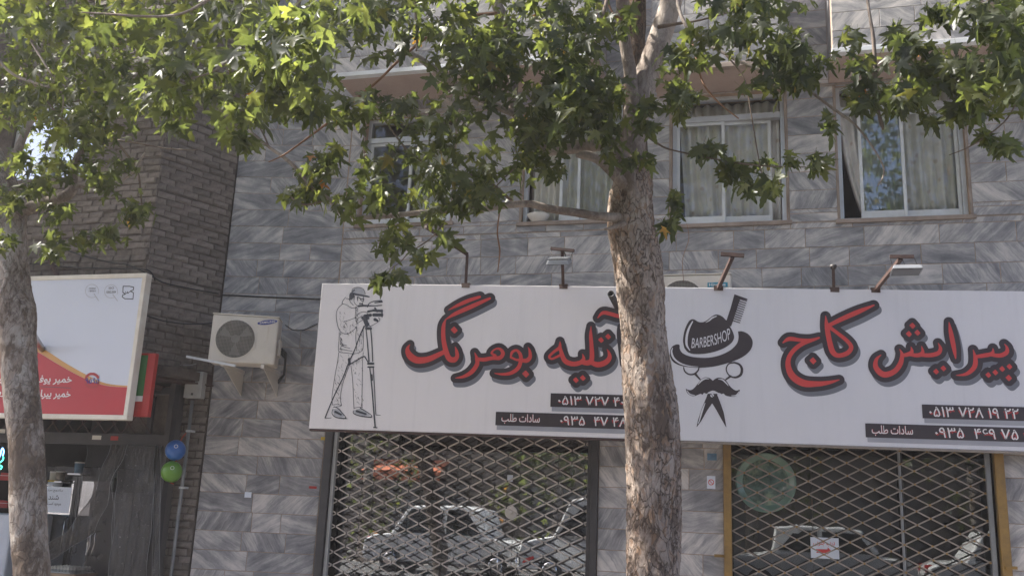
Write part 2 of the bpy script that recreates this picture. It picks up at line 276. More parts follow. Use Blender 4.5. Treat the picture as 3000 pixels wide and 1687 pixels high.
MAT = dict(
    marble=marble(),
    grout=M('sandy_grout', (.36, .26, .19), .9, .3, 9, .4),
    sill=M('stone_sill', (.30, .24, .20), .7, .35, 5, .2, dirt=(.12, .08, .06), dirt_amt=.6),
    soffit=M('beige_plaster', (.40, .31, .27), .85, .15, 2, .15, dirt=(.28, .18, .14), dirt_amt=.45),
    alu=M('aluminium_frame', (.56, .58, .62), .38, .12, 4, .05, metal=.35, dirt=(.25, .22, .2), dirt_amt=.4),
    aluw=M('white_aluminium', (.66, .68, .70), .4, .12, 4, .05, dirt=(.3, .27, .24), dirt_amt=.4),
    brick=M('old_grey_brick', (.25, .213, .187), .92, .35, 11, 1.0, dirt=(.13, .105, .09), dirt_amt=.6, obrand=.35, bdist=.02),
    mortar=M('old_mortar', (.135, .11, .094), .95, .4, 8, .9, bdist=.02),
    signw=vinyl('sign_vinyl_warm', (.78, .735, .73)),
    signc=vinyl('sign_vinyl_cool', (.655, .645, .68)),
    red=M('print_red', (.56, .045, .04), .5, .06, 3, 0), black=M('print_black', (.03, .02, .024), .5, .1, 3, 0),
    pshadow=M('print_grey_shadow', (.16, .165, .19), .5, .1, 3, 0), pwhite=M('print_white', (.74, .71, .70), .5, .04, 3, 0), pglow=M('print_red_glow', (.38, .03, .03), .5, .1, 3, 0),
    pshade2=M('print_soft_grey', (.33, .33, .36), .5, .1, 3, 0), ink=M('print_ink', (.05, .052, .065), .5, .2, 9, 0), inkgrey=M('print_ink_grey', (.42, .42, .45), .5, .12, 30, 0), inkhair=M('print_ink_fill', (.09, .09, .10), .5, .3, 40, 0),
    rust=M('rusty_steel', (.062, .032, .026), .75, .4, 14, .4, dirt=(.05, .03, .025), dirt_amt=.5),
    dark=M('dark_steel', (.035, .032, .034), .5, .3, 8, .15, dirt=(.07, .055, .045), dirt_amt=.4),
    slat=M('gate_slat_cream', (.46, .41, .36), .5, .2, 12, .1, dirt=(.15, .11, .09), dirt_amt=.5),
    slat2=M('gate_slat_grey', (.24, .205, .175), .45, .25, 12, .1, dirt=(.08, .06, .05), dirt_amt=.5),
    gold=M('gold_paint', (.26, .155, .04), .5, .25, 9, .15, dirt=(.12, .07, .03), dirt_amt=.45),
    acw=M('ac_cream_paint', (.66, .61, .54), .45, .06, 3, .04, dirt=(.36, .31, .26), dirt_amt=.4), acg=M('ac_grille', (.30, .28, .25), .5, .2, 9, .1), acd=M('ac_dark', (.10, .088, .078), .7, .3, 9, .1),
    blue=M('print_blue', (.02, .04, .25), .5, .1, 4, 0), teal=M('print_teal', (.02, .24, .34), .5, .1, 4, 0),
    black_cable=M('black_cable', (.02, .02, .02), .5, .2, 9, .05), pipe=M('grey_pipe', (.22, .23, .24), .45, .2, 9, .1), boxg=M('grey_box', (.36, .36, .35), .5, .15, 7, .06, dirt=(.2, .18, .16)),
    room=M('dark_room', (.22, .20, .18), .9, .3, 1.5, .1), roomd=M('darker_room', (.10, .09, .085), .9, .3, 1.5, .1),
    glassu=glass('window_glass', .012, (.92, .93, .92), warp=.02, fres=.45), glassr=glass('sky_mirroring_glass', .06, (.8, .84, .84), warp=.02), glassb=glass('barber_glass', .075, (.42, .46, .44), warp=.03), glasss=glass('shop_glass', .22, (.78, .80, .80), warp=.03), glassm=M('convex_mirror', (.42, .56, .47), .04, .1, 4, 0, metal=1.0),
    curt=curtain_mat('floral_net_curtain', (.86, .82, .79)), curt2=curtain_mat('grey_curtain', (.70, .67, .60), False),
    bark=bark('plane_bark_main', (.50, .43, .37), (.34, .275, .23), (.15, .11, .085), (.33, .20, .12), 1.0, 1.0), bark2=bark('plane_bark_left', (.58, .55, .50), (.36, .31, .27), (.15, .115, .09), (.28, .2, .14), .7, .7), barkd=bark('rough_dark_bark', (.20, .15, .115), (.12, .085, .062), (.05, .035, .026), (.16, .09, .05), .9, 1.0),
    limb=bark('limb_bark', (.43, .375, .325), (.34, .29, .25), (.19, .15, .125), (.28, .2, .15), .8, .3), twig=M('twig_bark', (.16, .115, .085), .8, .4, 20, .3), twigr=M('reddish_twig', (.27, .14, .08), .75, .3, 20, .3),
    leaf=leafmat(), pvc=plastic_sheet('pvc_dusty', .45, .85, (.05, .046, .046)), pvcl=plastic_sheet('pvc_clear', .03, .30, (.06, .056, .055)), pvct=plastic_sheet('pvc_twisted', .25, .8, (.14, .13, .125), (.16, .15, .145), .2),
    asphalt=M('asphalt', (.085, .083, .08), .9, .3, 3, .5), pave=M('pavement', (.30, .27, .24), .85, .2, 2.5, .3), kerb=M('kerb_stone', (.33, .31, .28), .85, .2, 4, .3),
    opp=M('opposite_plaster', (.20, .17, .145), .9, .15, .8, .2), opp2=M('opposite_metal', (.15, .15, .15), .6, .2, 1.5, .1), carw=M('car_white', (.72, .72, .70), .18, .03, 2, 0), carb=M('car_blue', (.05, .07, .12), .2, .1, 2, 0),
    carg=M('car_glass', (.02, .024, .028), .06, .1, 2, 0), tyre=M('tyre', (.02, .02, .02), .85, .2, 9, .2), lampred=M('lamp_red', (.45, .02, .015), .2, .1, 5, 0), chrome=M('chrome', (.7, .7, .7), .15, .05, 5, 0, metal=1),
    orange=M('orange_cloth', (.55, .16, .07), .8, .2, 5, .2), tealp=M('teal_plastic', (.05, .30, .24), .5, .15, 5, .05), frameg=M('pale_teal_frame', (.30, .37, .38), .5, .15, 6, .05), framed=M('navy_frame', (.05, .055, .16), .4, .15, 6, .05), photo=M('photo_print', (.06, .07, .08), .3, .5, 9, 0), photob=M('photo_blue', (.12, .22, .34), .3, .4, 9, 0),
    paper=M('paper', (.66, .70, .78), .7, .05, 5, .03), cream=M('cream_frame', (.70, .66, .58), .5, .08, 5, .05, dirt=(.45, .34, .24), dirt_amt=.5), cowwhite=M('lightbox_white', (.60, .63, .72), .4, .03, 2, 0), cowred=M('lightbox_red', (.44, .022, .03), .4, .06, 2, 0), cowgold=M('lightbox_gold', (.62, .33, .10), .4, .15, 2, 0),
    green=M('sign_green', (.045, .17, .05), .5, .1, 4, 0), redp=M('sign_red_frame', (.40, .03, .025), .5, .12, 4, .05), bblue=M('balloon_blue', (.03, .12, .38), .3, .1, 8, 0), bgreen=M('balloon_green', (.12, .28, .03), .3, .1, 8, 0), string=M('orange_string', (.6, .09, .03), .7, .1, 9, 0),
    egg=M('egg_shell', (.62, .60, .54), .6, .06, 9, .05), card=M('cardboard', (.30, .22, .14), .85, .15, 6, .1), eggtray=M('egg_tray', (.30, .32, .31), .85, .15, 9, .2), fridge=M('fridge_black', (.018, .018, .02), .25, .2, 6, .03), steel=M('brushed_steel', (.45, .45, .46), .28, .12, 6, .05, metal=.9), yellow=M('yellow_lid', (.6, .42, .03), .5, .1, 6, 0), food=M('packet_mixed', (.28, .24, .2), .5, .6, 14, 0), redlid=M('red_packet', (.4, .03, .03), .5, .15, 9, 0),
    neonb=emit('neon_blue', (.15, .45, 1), 3.0), neong=emit('neon_green', (.05, 1, .55), 2.6), bulb=emit('bulb_glow', (1, .45, .08), 2.5),
    pot=M('plant_pot', (.05, .045, .04), .7, .2, 9, .1), bowl=M('white_bowl', (.7, .68, .64), .35, .05, 6, 0), clock=M('wood_clock', (.20, .07, .025), .5, .25, 9, .1), disc=M('green_glass_rim', (.17, .27, .21), .15, .2, 6, 0), leafglint=M('green_glass_leaf_glints', (.075, .13, .11), .10, .6, 14, 0, dirt=(.34, .42, .27), dirt_amt=.75), floodgrey=M('floodlight_grey', (.30, .31, .33), .35, .12, 9, .05, metal=.4), floodface=M('floodlight_dark', (.09, .095, .1), .2, .1, 6, 0),  # green disc: its dirt colour paints mirrored sunlit leaves as pale flecks
)
# ------------------------------------------------------------------ ground, road, pavement
GZ = 0.0
struct(MB().add([(-160, -160, GZ - .16), (160, -160, GZ - .16), (160, 160, GZ - .16), (-160, 160, GZ - .16)], [(0, 1, 2, 3)]).build('ground', MAT['pave']))
struct(MB().add([(-120, -17.4, -.156), (120, -17.4, -.156), (120, -5.2, -.156), (-120, -5.2, -.156)], [(0, 1, 2, 3)]).build('road', MAT['asphalt']))
struct(MB().box(-60, 60, -5.0, 3, -.3, GZ).build('pavement', MAT['pave']))
struct(MB().box(-60, 60, -5.2, -5.003, -.3, GZ + .012).build('kerb', MAT['kerb'], bevel=.02))
struct(MB().box(-60, 60, -22, -17.6, -.3, GZ).build('far_pavement', MAT['pave']))
struct(MB().box(-60, 60, -17.597, -17.4, -.3, GZ + .012).build('far_kerb', MAT['kerb'], bevel=.02))
for i in range(-6, 7): struct(MB().add([(i * 6 - 1.2, -11.35, -.152), (i * 6 + 1.2, -11.35, -.152), (i * 6 + 1.2, -11.23, -.152), (i * 6 - 1.2, -11.23, -.152)], [(0, 1, 2, 3)]).build('road_marking', MAT['pwhite']))

# ------------------------------------------------------------------ wall helpers
def wall_cells(us, vs, holes):
    """grid cells of a wall that are not inside a hole, merged along u"""
    us = sorted(set(us + [h[0] for h in holes] + [h[1] for h in holes])); vs = sorted(set(vs + [h[2] for h in holes] + [h[3] for h in holes])); out = []
    us = [u for u in us if us[0] <= u <= us[-1]]
    for j in range(len(vs) - 1):
        vm = (vs[j] + vs[j + 1]) / 2; run = None
        for i in range(len(us) - 1):
            um = (us[i] + us[i + 1]) / 2; solid = not any(h[0] < um < h[1] and h[2] < vm < h[3] for h in holes)
            if solid: run = (run[0], us[i + 1]) if run else (us[i], us[i + 1])
            if (not solid or i == len(us) - 2) and run: out.append((run[0], run[1], vs[j], vs[j + 1])); run = None
    return out
def free_runs(u0, u1, v0, v1, holes):
    cuts = [(max(u0, h[0]), min(u1, h[1])) for h in holes if h[2] < v1 - .02 and h[3] > v0 + .02 and h[0] < u1 and h[1] > u0]
    runs = [(u0, u1)]
    for a, b in cuts:
        nr = []
        for p, q in runs:
            if b <= p or a >= q: nr.append((p, q)); continue
            if a - p > .03: nr.append((p, a))
            if q - b > .03: nr.append((b, q))
        runs = nr
    return runs
TILE_N = [0]
def lay_tiles(pl, parent, u0, u1, z0, z1, holes, name='marble_tile', w=0.0, th=.03, skip=None, seed=1, zref=4.743, course=.211, wmin=.32, wmax=.72):
    rg = random.Random(seed); g = .006
    ang = math.atan2(pl.d[1], pl.d[0])
    k0 = math.floor((z0 - zref) / course) - 1
    z = zref + k0 * course
    while z < z1 - .001:
        a, b = max(z, z0), min(z + course, z1); z += course
        if b - a < .025: continue
        # where an opening starts or ends inside the course, tile up to it
        vsplit = sorted({a, b} | {h[2] for h in holes if a + .02 < h[2] < b - .02} | {h[3] for h in holes if a + .02 < h[3] < b - .02})
        for a2, b2 in zip(vsplit[:-1], vsplit[1:]):
            for p, q in free_runs(u0, u1, a2, b2, holes):
                c = p
                while c < q - .001:
                    L = rg.uniform(wmin, wmax)
                    if q - c - L < .18: L = q - c if q - c < wmax * 1.25 else (q - c) / 2
                    e = min(c + L, q)
                    if not (skip and skip(c, e, a2, b2)):
                        mb = MB().cbox(-(e - c) / 2 + g / 2, (e - c) / 2 - g / 2, 0, th, -(b2 - a2) / 2 + g / 2, (b2 - a2) / 2 - g / 2, .0022)
                        o = mb.build(name, MAT['marble'], parent); o.location = pl.P((c + e) / 2, (a2 + b2) / 2, w + th + rg.uniform(-.0015, .0015)); o.rotation_euler = (rg.gauss(0, .0035), 0, ang + rg.gauss(0, .002)); TILE_N[0] += 1
                    c = e

# ------------------------------------------------------------------ grey marble building
MAIN = Plane(-4.88, 0, 9, 0); KX = -4.88
LEFT = Plane(-6.262, -.247, KX, 0)
U = lambda x: x - KX
def wx(px0, px1, py): return at(px0, py).x, at(px1, py).x
wl = wx(1052, 1318, 630); wm = wx(1528, 1826, 620)
WIN = {'l': (wl[0], wl[1], 4.98, 6.36), 'm': (wm[0], wm[1], 4.93, 6.36), 'c': (-.955, .262, 4.835, 6.35), 'r': (.80, 2.05, 4.825, 6.36)}
GATE1 = (-4.875, -1.71, 0.0, 2.72); GATE2 = (-.43, 2.17, 0.0, 2.72)
bld = thing('marble_building', 'grey veined marble clad building with two lattice gates and aluminium windows', 'building')
holes = [(U(a), U(b), c, d) for a, b, c, d in list(WIN.values()) + [GATE1, GATE2]]
wall = MB()
for c in wall_cells([0, U(5.2)], [0, 10.5], holes): wall.pbox(MAIN, *c, -.28, -.004)
wallo = wall.build('facade_wall', MAT['grout'], bld)
lw_ = MB().pbox(LEFT, .02, LEFT.len, 0, 10.5, -.3, -.004).build('angled_wall', MAT['grout'], bld)
def hidden_by_sign(c, e, a, b): return a > 2.62 and b < 3.9 - .0 * c
BAL = {'a': (-4.80, -1.72, -.74, 6.56), 'b': (-1.12, .262, -.61, 6.37), 'c': (.735, 4.4, -.70, 6.385)}
behind_bal = [(U(v[0]), U(v[1]), v[3], 9.9) for v in BAL.values()]
jamb = [(h[0] - .026, h[1] + .026, h[2] - .02, h[3] + .0) for h in holes[:4]]
lay_tiles(MAIN, wallo, 0.004, U(2.95), .70, 8.3, jamb + holes[4:] + behind_bal, skip=hidden_by_sign, seed=11, w=-.03)
lay_tiles(LEFT, lw_, .0, LEFT.len - .004, .66, 8.4, [], seed=23, w=-.03)
# corner of the room behind, floors and dark rooms
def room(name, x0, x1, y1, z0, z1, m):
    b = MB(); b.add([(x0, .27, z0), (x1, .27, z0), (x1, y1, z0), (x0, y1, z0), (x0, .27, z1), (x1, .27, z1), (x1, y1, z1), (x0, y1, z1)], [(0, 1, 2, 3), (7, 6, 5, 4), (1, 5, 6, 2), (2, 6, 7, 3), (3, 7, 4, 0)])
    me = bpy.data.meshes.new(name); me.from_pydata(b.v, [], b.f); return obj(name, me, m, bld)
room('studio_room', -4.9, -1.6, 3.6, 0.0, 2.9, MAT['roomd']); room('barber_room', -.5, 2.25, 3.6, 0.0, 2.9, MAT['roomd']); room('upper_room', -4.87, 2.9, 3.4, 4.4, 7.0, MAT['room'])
MB().box(-4.87, 5.2, -.02, .6, 10.5, 10.62).build('roof_edge', MAT['sill'], bld)
# balconies: marble parapet, plaster underside, stone edge
for k, (x0, x1, y, z) in BAL.items():
    pl = Plane(x0, y, x1, y); b = thing('balcony', None, None); b.parent = bld
    MB().box(x0, x1, y, -.004, z, z + .10).build('soffit', MAT['soffit'], b)
    MB().box(x0 - .012, x1 + .012, y - .035, y + .05, z - .018, z + .035).build('stone_edge', MAT['aluw'] if k != 'b' else MAT['sill'], b, bevel=.004)
    pw = MB().box(x0 + .0, x1 - .0, y + .006, y + .14, z + .101, z + 1.3).build('parapet', MAT['grout'], b)
    MB().box(x0, x0 + .12, y + .141, -.01, z + .102, z + 1.3).build('parapet', MAT['marble'], b)
    MB().box(x1 - .12, x1, y + .141, -.01, z + .102, z + 1.3).build('parapet', MAT['marble'], b)
    MB().box(x0 - .02, x1 + .02, y - .02, y + .2, z + 1.301, z + 1.35).build('coping', MAT['sill'], b)
    lay_tiles(pl, b, 0, min(x1, 3.0) - x0, z + .036, z + 1.3, [], seed=31 + ord(k), w=-.026, zref=z + .036, course=.205)
# windows ------------------------------------------------------------------
def window(key, splits, transom, open_gap=None, sashes=None, mirror=None):
    x0, x1, z0, z1 = WIN[key]; w = thing('window', None, None); w.parent = bld; y = .075
    A = MAT['alu']
    # stone jamb strips around the opening, sill
    for a_, b_ in ((x0 - .024, x0 - .001), (x1 + .001, x1 + .024)): MB().box(a_, b_, -.006, .07, z0, z1).build('jamb_trim', MAT['sill'], w, bevel=.003)
    MB().box(x0 - .05, x1 + .05, -.03, .10, z0 - .045, z0 - .001).build('sill', MAT['sill'], w, bevel=.004)
    f = MB(); t = .045
    f.box(x0, x0 + t, y, y + .08, z0, z1); f.box(x1 - t, x1, y, y + .08, z0, z1); f.box(x0 + t, x1 - t, y, y + .08, z0, z0 + .035); f.box(x0 + t, x1 - t, y, y + .08, z1 - .04, z1)
    f.box(x0 + t, x1 - t, y - .01, y + .085, transom, transom + .065)
    f.build('frame', A, w, bevel=.003)
    MB().box(x0 + t, x1 - t, y + .04, y + .046, transom + .065, z1 - .04).build('pane', MAT['glassu'], w)
    for si, (a, b, d) in enumerate(sashes):
        sa = MB(); q = .034; zb, zt = z0 + .036, transom - .001
        sa.box(a, a + q, y + d, y + d + .026, zb, zt); sa.box(b - q, b, y + d, y + d + .026, zb, zt); sa.box(a + q, b - q, y + d, y + d + .026, zb, zb + .075); sa.box(a + q, b - q, y + d, y + d + .026, zt - .035, zt)
        so = sa.build('sash', MAT['aluw'], w, bevel=.003)
        MB().box(a + q, b - q, y + d + .010, y + d + .015, zb + .075, zt - .035).build('pane', MAT['glassr' if si == mirror else 'glassu'], so)
    return w
TR = 6.055
def sash_list(x0, x1, split, gap_l=0, gap_r=0): return [(x0 + .046 + gap_l, split + .018, .012), (split - .018, x1 - .046 - gap_r, .044)]
c = WIN['c']; window('c', None, TR, sashes=sash_list(c[0], c[1], -.40, .0, .10))
c = WIN['r']; window('r', None, TR, sashes=sash_list(c[0], c[1], 1.455, .17, .0), mirror=0)
c = WIN['l']; window('l', None, 6.05, sashes=[(c[0] + .046, (c[0] + c[1]) / 2 + .02, .012), ((c[0] + c[1]) / 2 - .02, c[1] - .046, .044)])
c = WIN['m']; window('m', None, 6.05, sashes=[(c[0] + .42, c[0] + .66, .012), (c[0] + .62, c[1] - .046, .044)])
def curtain(x0, x1, z0, z1, y, m, label, amp=.03, pitch=.11, gather=None, n=None):
    n = n or int((x1 - x0) / .012); vs = []; fs = []; rows = 6; rg = random.Random(int(x0 * 100))
    ph = [rg.uniform(-.4, .4) for _ in range(n + 1)]
    for j in range(rows + 1):
        t = j / rows; z = z1 + (z0 - z1) * t
        for i in range(n + 1):
            s = i / n; x = x0 + (x1 - x0) * s
            if gather: x = x + gather(s, t) * (x1 - x0)
            vs.append((x, y + amp * math.sin(2 * math.pi * (x0 + (x1 - x0) * s) / pitch + ph[i] * .5) + amp * .5 * math.sin(2 * math.pi * s * 5.3 + 1.3), z))
    for j in range(rows):
        for i in range(n): a = j * (n + 1) + i; fs.append((a, a + 1, a + n + 2, a + n + 1))
    o = MB().add(vs, fs).build('curtain', m, None, smooth=True); sm = o.modifiers.new('thickness', 'SOLIDIFY'); sm.thickness = .003
    return tag(o, label, 'curtain')
c = WIN['c']; curtain(c[0] + .06, c[1] - .05, c[2] + .05, 6.3, .205, MAT['curt'], 'floral net curtain hanging behind the window left of the rightmost one', gather=lambda s, t: .07 * t * (1 - s) if s < .6 else 0)
c = WIN['r']; curtain(c[0] + .02, c[1] - .03, c[2] + .05, 6.3, .205, MAT['curt'], 'net curtain behind the rightmost window, pulled aside at its left edge', gather=lambda s, t: .19 * t * t * (1 - s) ** 2)
c = WIN['l']; curtain(c[0] + .6, c[1] - .03, c[2] + .05, 6.3, .215, MAT['curt2'], 'grey pleated curtain behind the leftmost upper window', pitch=.08)
c = WIN['m']; curtain(c[0] + .05, c[1] - .03, c[2] + .05, 6.3, .215, MAT['curt2'], 'pale pleated curtain behind the window left of the thick tree trunk', pitch=.085)
# things on the window sills
p = at(1578, 592, .02); bw = MB().lathe((p.x, .03, WIN['m'][2] + .0), (0, 0, 1), [(0, .05), (.012, .075), (.05, .105), (.085, .13), (.09, .13), (.085, .12), (.02, .06)], 28)
tag(bw.build('bowl', MAT['bowl'], None, smooth=True), 'white bowl on the window sill left of the thick tree trunk', 'bowl')
# ------------------------------------------------------------------ old brick building on the left
BX, BY = -6.70, -1.13
FRONT = Plane(-12.5, BY, BX, BY); SIDE = Plane(BX, BY, -6.266, -.256)
bb = thing('brick_building', 'old grey brick building on the left whose upper storey juts out', 'building')
nwin = (at(22, 480, BY).x, at(262, 480, BY).x, at(150, 528, BY).z, at(150, 300, BY).z)
fw = MB(); nh = [(nwin[0] + 12.5, nwin[1] + 12.5, nwin[2], nwin[3])]
for c in wall_cells([0, FRONT.len], [3.12, 22.0], nh): fw.pbox(FRONT, *c, -.25, -.012)
fwo = fw.build('front_wall', MAT['mortar'], bb)
MB().pbox(LEFT, -.16, .03, 0, 21.9, -.5, -.034).build('corner_fill', MAT['mortar'], bb)
swo = MB().pbox(SIDE, 0, SIDE.len, 3.12, 22.0, -.25, -.012).build('side_wall', MAT['mortar'], bb)
bv = []
for i in range(7):
    rg = random.Random(100 + i); mb = MB().cbox(-.109, .109, -.016, .03, -.033, .033, .010)
    mb.v = [(x + rg.uniform(-.007, .007), y + rg.uniform(-.006, .006), z + rg.uniform(-.006, .006)) for x, y, z in mb.v]; me = mb.mesh('brick'); me.materials.append(MAT['brick']); bv.append(me)
def brick_rows(pl, u0, u1, z0, z1, holes, seed, ch=.077, w=-.012):
    rg = random.Random(seed); out = []; z = z0; k = 0; ang = math.atan2(pl.d[1], pl.d[0])
    while z < z1:
        u = u0 + (.0 if k % 2 else -.11) + rg.uniform(-.02, .02); wob = rg.uniform(-.009, .009)
        while u < u1:
            L = .222 * rg.uniform(.86, 1.1); a, b = max(u, u0), min(u + L, u1)
            if b - a > .05 and not any(h[0] - .02 < (a + b) / 2 < h[1] + .02 and h[2] - .03 < z < h[3] + .03 for h in holes):
                out.append((pl, (a + b) / 2, z + .037 + wob + .006 * math.sin(u * 2.1 + k), w + rg.uniform(-.010, .008), (b - a - .015) / .214, ang + rg.gauss(0, .02), rg.randrange(7), rg.gauss(0, .028)))
            u += L
        z += ch; k += 1
    return out
bricks = brick_rows(SIDE, 0.0, SIDE.len, 3.14, 8.2, [], 5); bricks_f = brick_rows(FRONT, 12.5 - 8.75, FRONT.len, 3.9, 8.3, nh, 6)
def place_bricks(lst, parent, keep):
    lst = sorted(lst, key=lambda b: abs(b[2] - 4.9)); rest = MB()
    for i, (pl, u, v, w, sx, ang, k, tilt) in enumerate(lst):
        mt = Matrix.Translation(pl.P(u, v, w)) @ Matrix.Rotation(ang, 4, 'Z') @ Matrix.Rotation(tilt, 4, 'Y') @ Matrix.Diagonal((sx, 1, 1, 1))
        if i < keep: o = obj('brick', bv[k], None, parent); o.matrix_basis = mt
        else: me = bv[k]; rest.add([mt @ x.co for x in me.vertices], [tuple(p.vertices) for p in me.polygons])
    if rest.v: stuff(rest.build('brickwork', MAT['brick'], parent))
place_bricks(bricks, swo, 170); place_bricks(bricks_f, fwo, 130)
nw = thing('window', None, None); nw.parent = bb
a, b, c0, d0 = nwin; f = MB()
f.box(a, a + .05, BY + .05, BY + .11, c0, d0); f.box(b - .05, b, BY + .05, BY + .11, c0, d0); f.box(a + .05, b - .05, BY + .05, BY + .11, c0, c0 + .05); f.box(a + .05, b - .05, BY + .05, BY + .11, d0 - .05, d0); f.box((a + b) / 2 - .03, (a + b) / 2 + .03, BY + .045, BY + .115, c0 + .05, d0 - .05)
f.build('frame', MAT['aluw'], nw, bevel=.004)
MB().box(a + .05, b - .05, BY + .075, BY + .081, c0 + .05, d0 - .05).build('pane', glass('neighbour_glass', .5, (.6, .65, .7)), nw)
room('brick_room', -9.4, -6.95, .9, 3.3, 7.2, MAT['room']).parent = bb
# steel beam under the jutting storey, ground floor pier
bm_ = MB().pbox(SIDE, -.02, SIDE.len, 3.0, 3.119, -.2, .015); bm_.pbox(SIDE, -.02, SIDE.len, 2.985, 3.0, -.2, .05); bm_.pbox(FRONT, 0, FRONT.len, 3.0, 3.119, -.24, .012); bm_.build('steel_beam', MAT['rust'], bb)
MB().box(-12.5, -6.3, BY + .25, .3, 3.02, 3.118).build('underside', MAT['mortar'], bb)
# unseen block added left of the view to shade the brick front and lightbox
nb_ = thing('shade_building', 'unseen plastered block added left of the brick building to cast shade', 'building')
MB().box(-21, -11.6, -2.6, 4, 0, 11.2).build('wall', MAT['soffit'], nb_); MB().box(-21.1, -11.5, -2.75, 4, 11.2, 11.4).build('roof_edge', MAT['sill'], nb_)
for kx in range(3):
    for kz in range(3): w_ = MB().box(-19.8 + kx * 2.8, -18.2 + kx * 2.8, -2.63, -2.59, 1.2 + kz * 3.3, 2.8 + kz * 3.3).build('window', MAT['alu'], nb_); MB().box(-19.72 + kx * 2.8, -18.28 + kx * 2.8, -2.635, -2.631, 1.28 + kz * 3.3, 2.72 + kz * 3.3).build('pane', MAT['glassr'], w_)
PIER = Plane(-6.66, -.30, -6.268, -.262)
po = MB().pbox(PIER, 0, PIER.len - .006, 0, 3.0, -.3, -.012).build('brick_pier', MAT['mortar'], bb)
place_bricks(brick_rows(PIER, 0, PIER.len - .006, .62, 2.98, [], 9), po, 60)
# ------------------------------------------------------------------ flat print: shapes given as strokes / polygons on a wall plane
def zconv(ox, oy, sc): return lambda x, y: (ox + x / sc, oy + y / sc)
def to_plane(pl, conv, w=0.0):
    def g(x, y): return pl.px(*conv(x, y), w)
    return g
def strokes_uv(pl, conv, strokes, w):
    """strokes [(x, y, half width) ...] in picture coordinates -> same in metres on the plane"""
    out = []
    for st in strokes:
        q = []
        for p in st:
            x, y = p[0], p[1]; r = p[2] if len(p) > 2 else 2.0
            u, v = to_plane(pl, conv, w)(x, y); u2, v2 = to_plane(pl, conv, w)(x, y + 20); s = abs(v - v2) / 20; q.append((u, v, r * s))
        out.append(q)
    return out
def smooth(st, k=6):
    """Catmull-Rom through the points of a stroke"""
    if len(st) < 3: return st
    P = [st[0]] + list(st) + [st[-1]]; out = []
    for i in range(1, len(P) - 2):
        for j in range(k):
            t = j / k; a, b, c, d = (np.array(P[i + m], float) for m in (-1, 0, 1, 2))
            out.append(tuple(.5 * ((2 * b) + (-a + c) * t + (2 * a - 5 * b + 4 * c - d) * t * t + (-a + 3 * b - 3 * c + d) * t ** 3)))
    out.append(tuple(P[-2])); return out
def field(strokes, polys, h, pad):
    pts = [p[:2] for st in strokes for p in st] + [p for po in polys for p in po]; P = np.array(pts)
    lo = P.min(0) - pad; hi = P.max(0) + pad; xs = np.arange(lo[0], hi[0] + h, h); ys = np.arange(lo[1], hi[1] + h, h)
    F = np.full((len(ys), len(xs)), 1e3)
    for st in strokes:
        segs = list(zip(st[:-1], st[1:])) if len(st) > 1 else [(st[0], st[0])]
        for a, b in segs:
            r = max(a[2], b[2]) + pad; i0 = max(0, int((min(a[0], b[0]) - r - lo[0]) / h)); i1 = min(len(xs), int((max(a[0], b[0]) + r - lo[0]) / h) + 2)
            j0 = max(0, int((min(a[1], b[1]) - r - lo[1]) / h)); j1 = min(len(ys), int((max(a[1], b[1]) + r - lo[1]) / h) + 2)
            X, Y = np.meshgrid(xs[i0:i1], ys[j0:j1]); dx, dy = b[0] - a[0], b[1] - a[1]; L = dx * dx + dy * dy
            t = np.clip(((X - a[0]) * dx + (Y - a[1]) * dy) / L, 0, 1) if L > 1e-12 else np.zeros_like(X)
            D = np.hypot(X - a[0] - t * dx, Y - a[1] - t * dy) - (a[2] + t * (b[2] - a[2])); F[j0:j1, i0:i1] = np.minimum(F[j0:j1, i0:i1], D)
    for po in polys:
        Q = np.array(po); X, Y = np.meshgrid(xs, ys); D = np.full(X.shape, 1e3); ins = np.zeros(X.shape, bool)
        for a, b in zip(Q, np.roll(Q, -1, 0)):
            dx, dy = b - a; L = dx * dx + dy * dy + 1e-12; t = np.clip(((X - a[0]) * dx + (Y - a[1]) * dy) / L, 0, 1); D = np.minimum(D, np.hypot(X - a[0] - t * dx, Y - a[1] - t * dy))
            c = ((a[1] > Y) != (b[1] > Y)); xx = a[0] + (Y - a[1]) * dx / (dy if abs(dy) > 1e-12 else 1e-12); ins ^= c & (X < xx)
        F = np.minimum(F, np.where(ins, -D, D))
    return F, xs, ys
def contour(F, xs, ys, iso):
    """filled region F < iso as polygons"""
    G = F - iso; ins = G < 0; polys = []
    full = ins[:-1, :-1] & ins[1:, :-1] & ins[:-1, 1:] & ins[1:, 1:]; anyi = ins[:-1, :-1] | ins[1:, :-1] | ins[:-1, 1:] | ins[1:, 1:]
    for j in range(full.shape[0]):
        row = np.flatnonzero(np.diff(np.concatenate(([0], full[j].view(np.int8), [0]))))
        for a, b in zip(row[::2], row[1::2]): polys.append([(xs[a], ys[j]), (xs[b], ys[j]), (xs[b], ys[j + 1]), (xs[a], ys[j + 1])])
    for j, i in zip(*np.nonzero(anyi & ~full)):
        c = [(xs[i], ys[j], G[j, i]), (xs[i + 1], ys[j], G[j, i + 1]), (xs[i + 1], ys[j + 1], G[j + 1, i + 1]), (xs[i], ys[j + 1], G[j + 1, i])]; out = []
        for p, q in zip(c, c[1:] + c[:1]):
            if p[2] < 0: out.append(p[:2])
            if (p[2] < 0) != (q[2] < 0): t = p[2] / (p[2] - q[2]); out.append((p[0] + t * (q[0] - p[0]), p[1] + t * (q[1] - p[1])))
        if len(out) > 2: polys.append(out)
    return polys
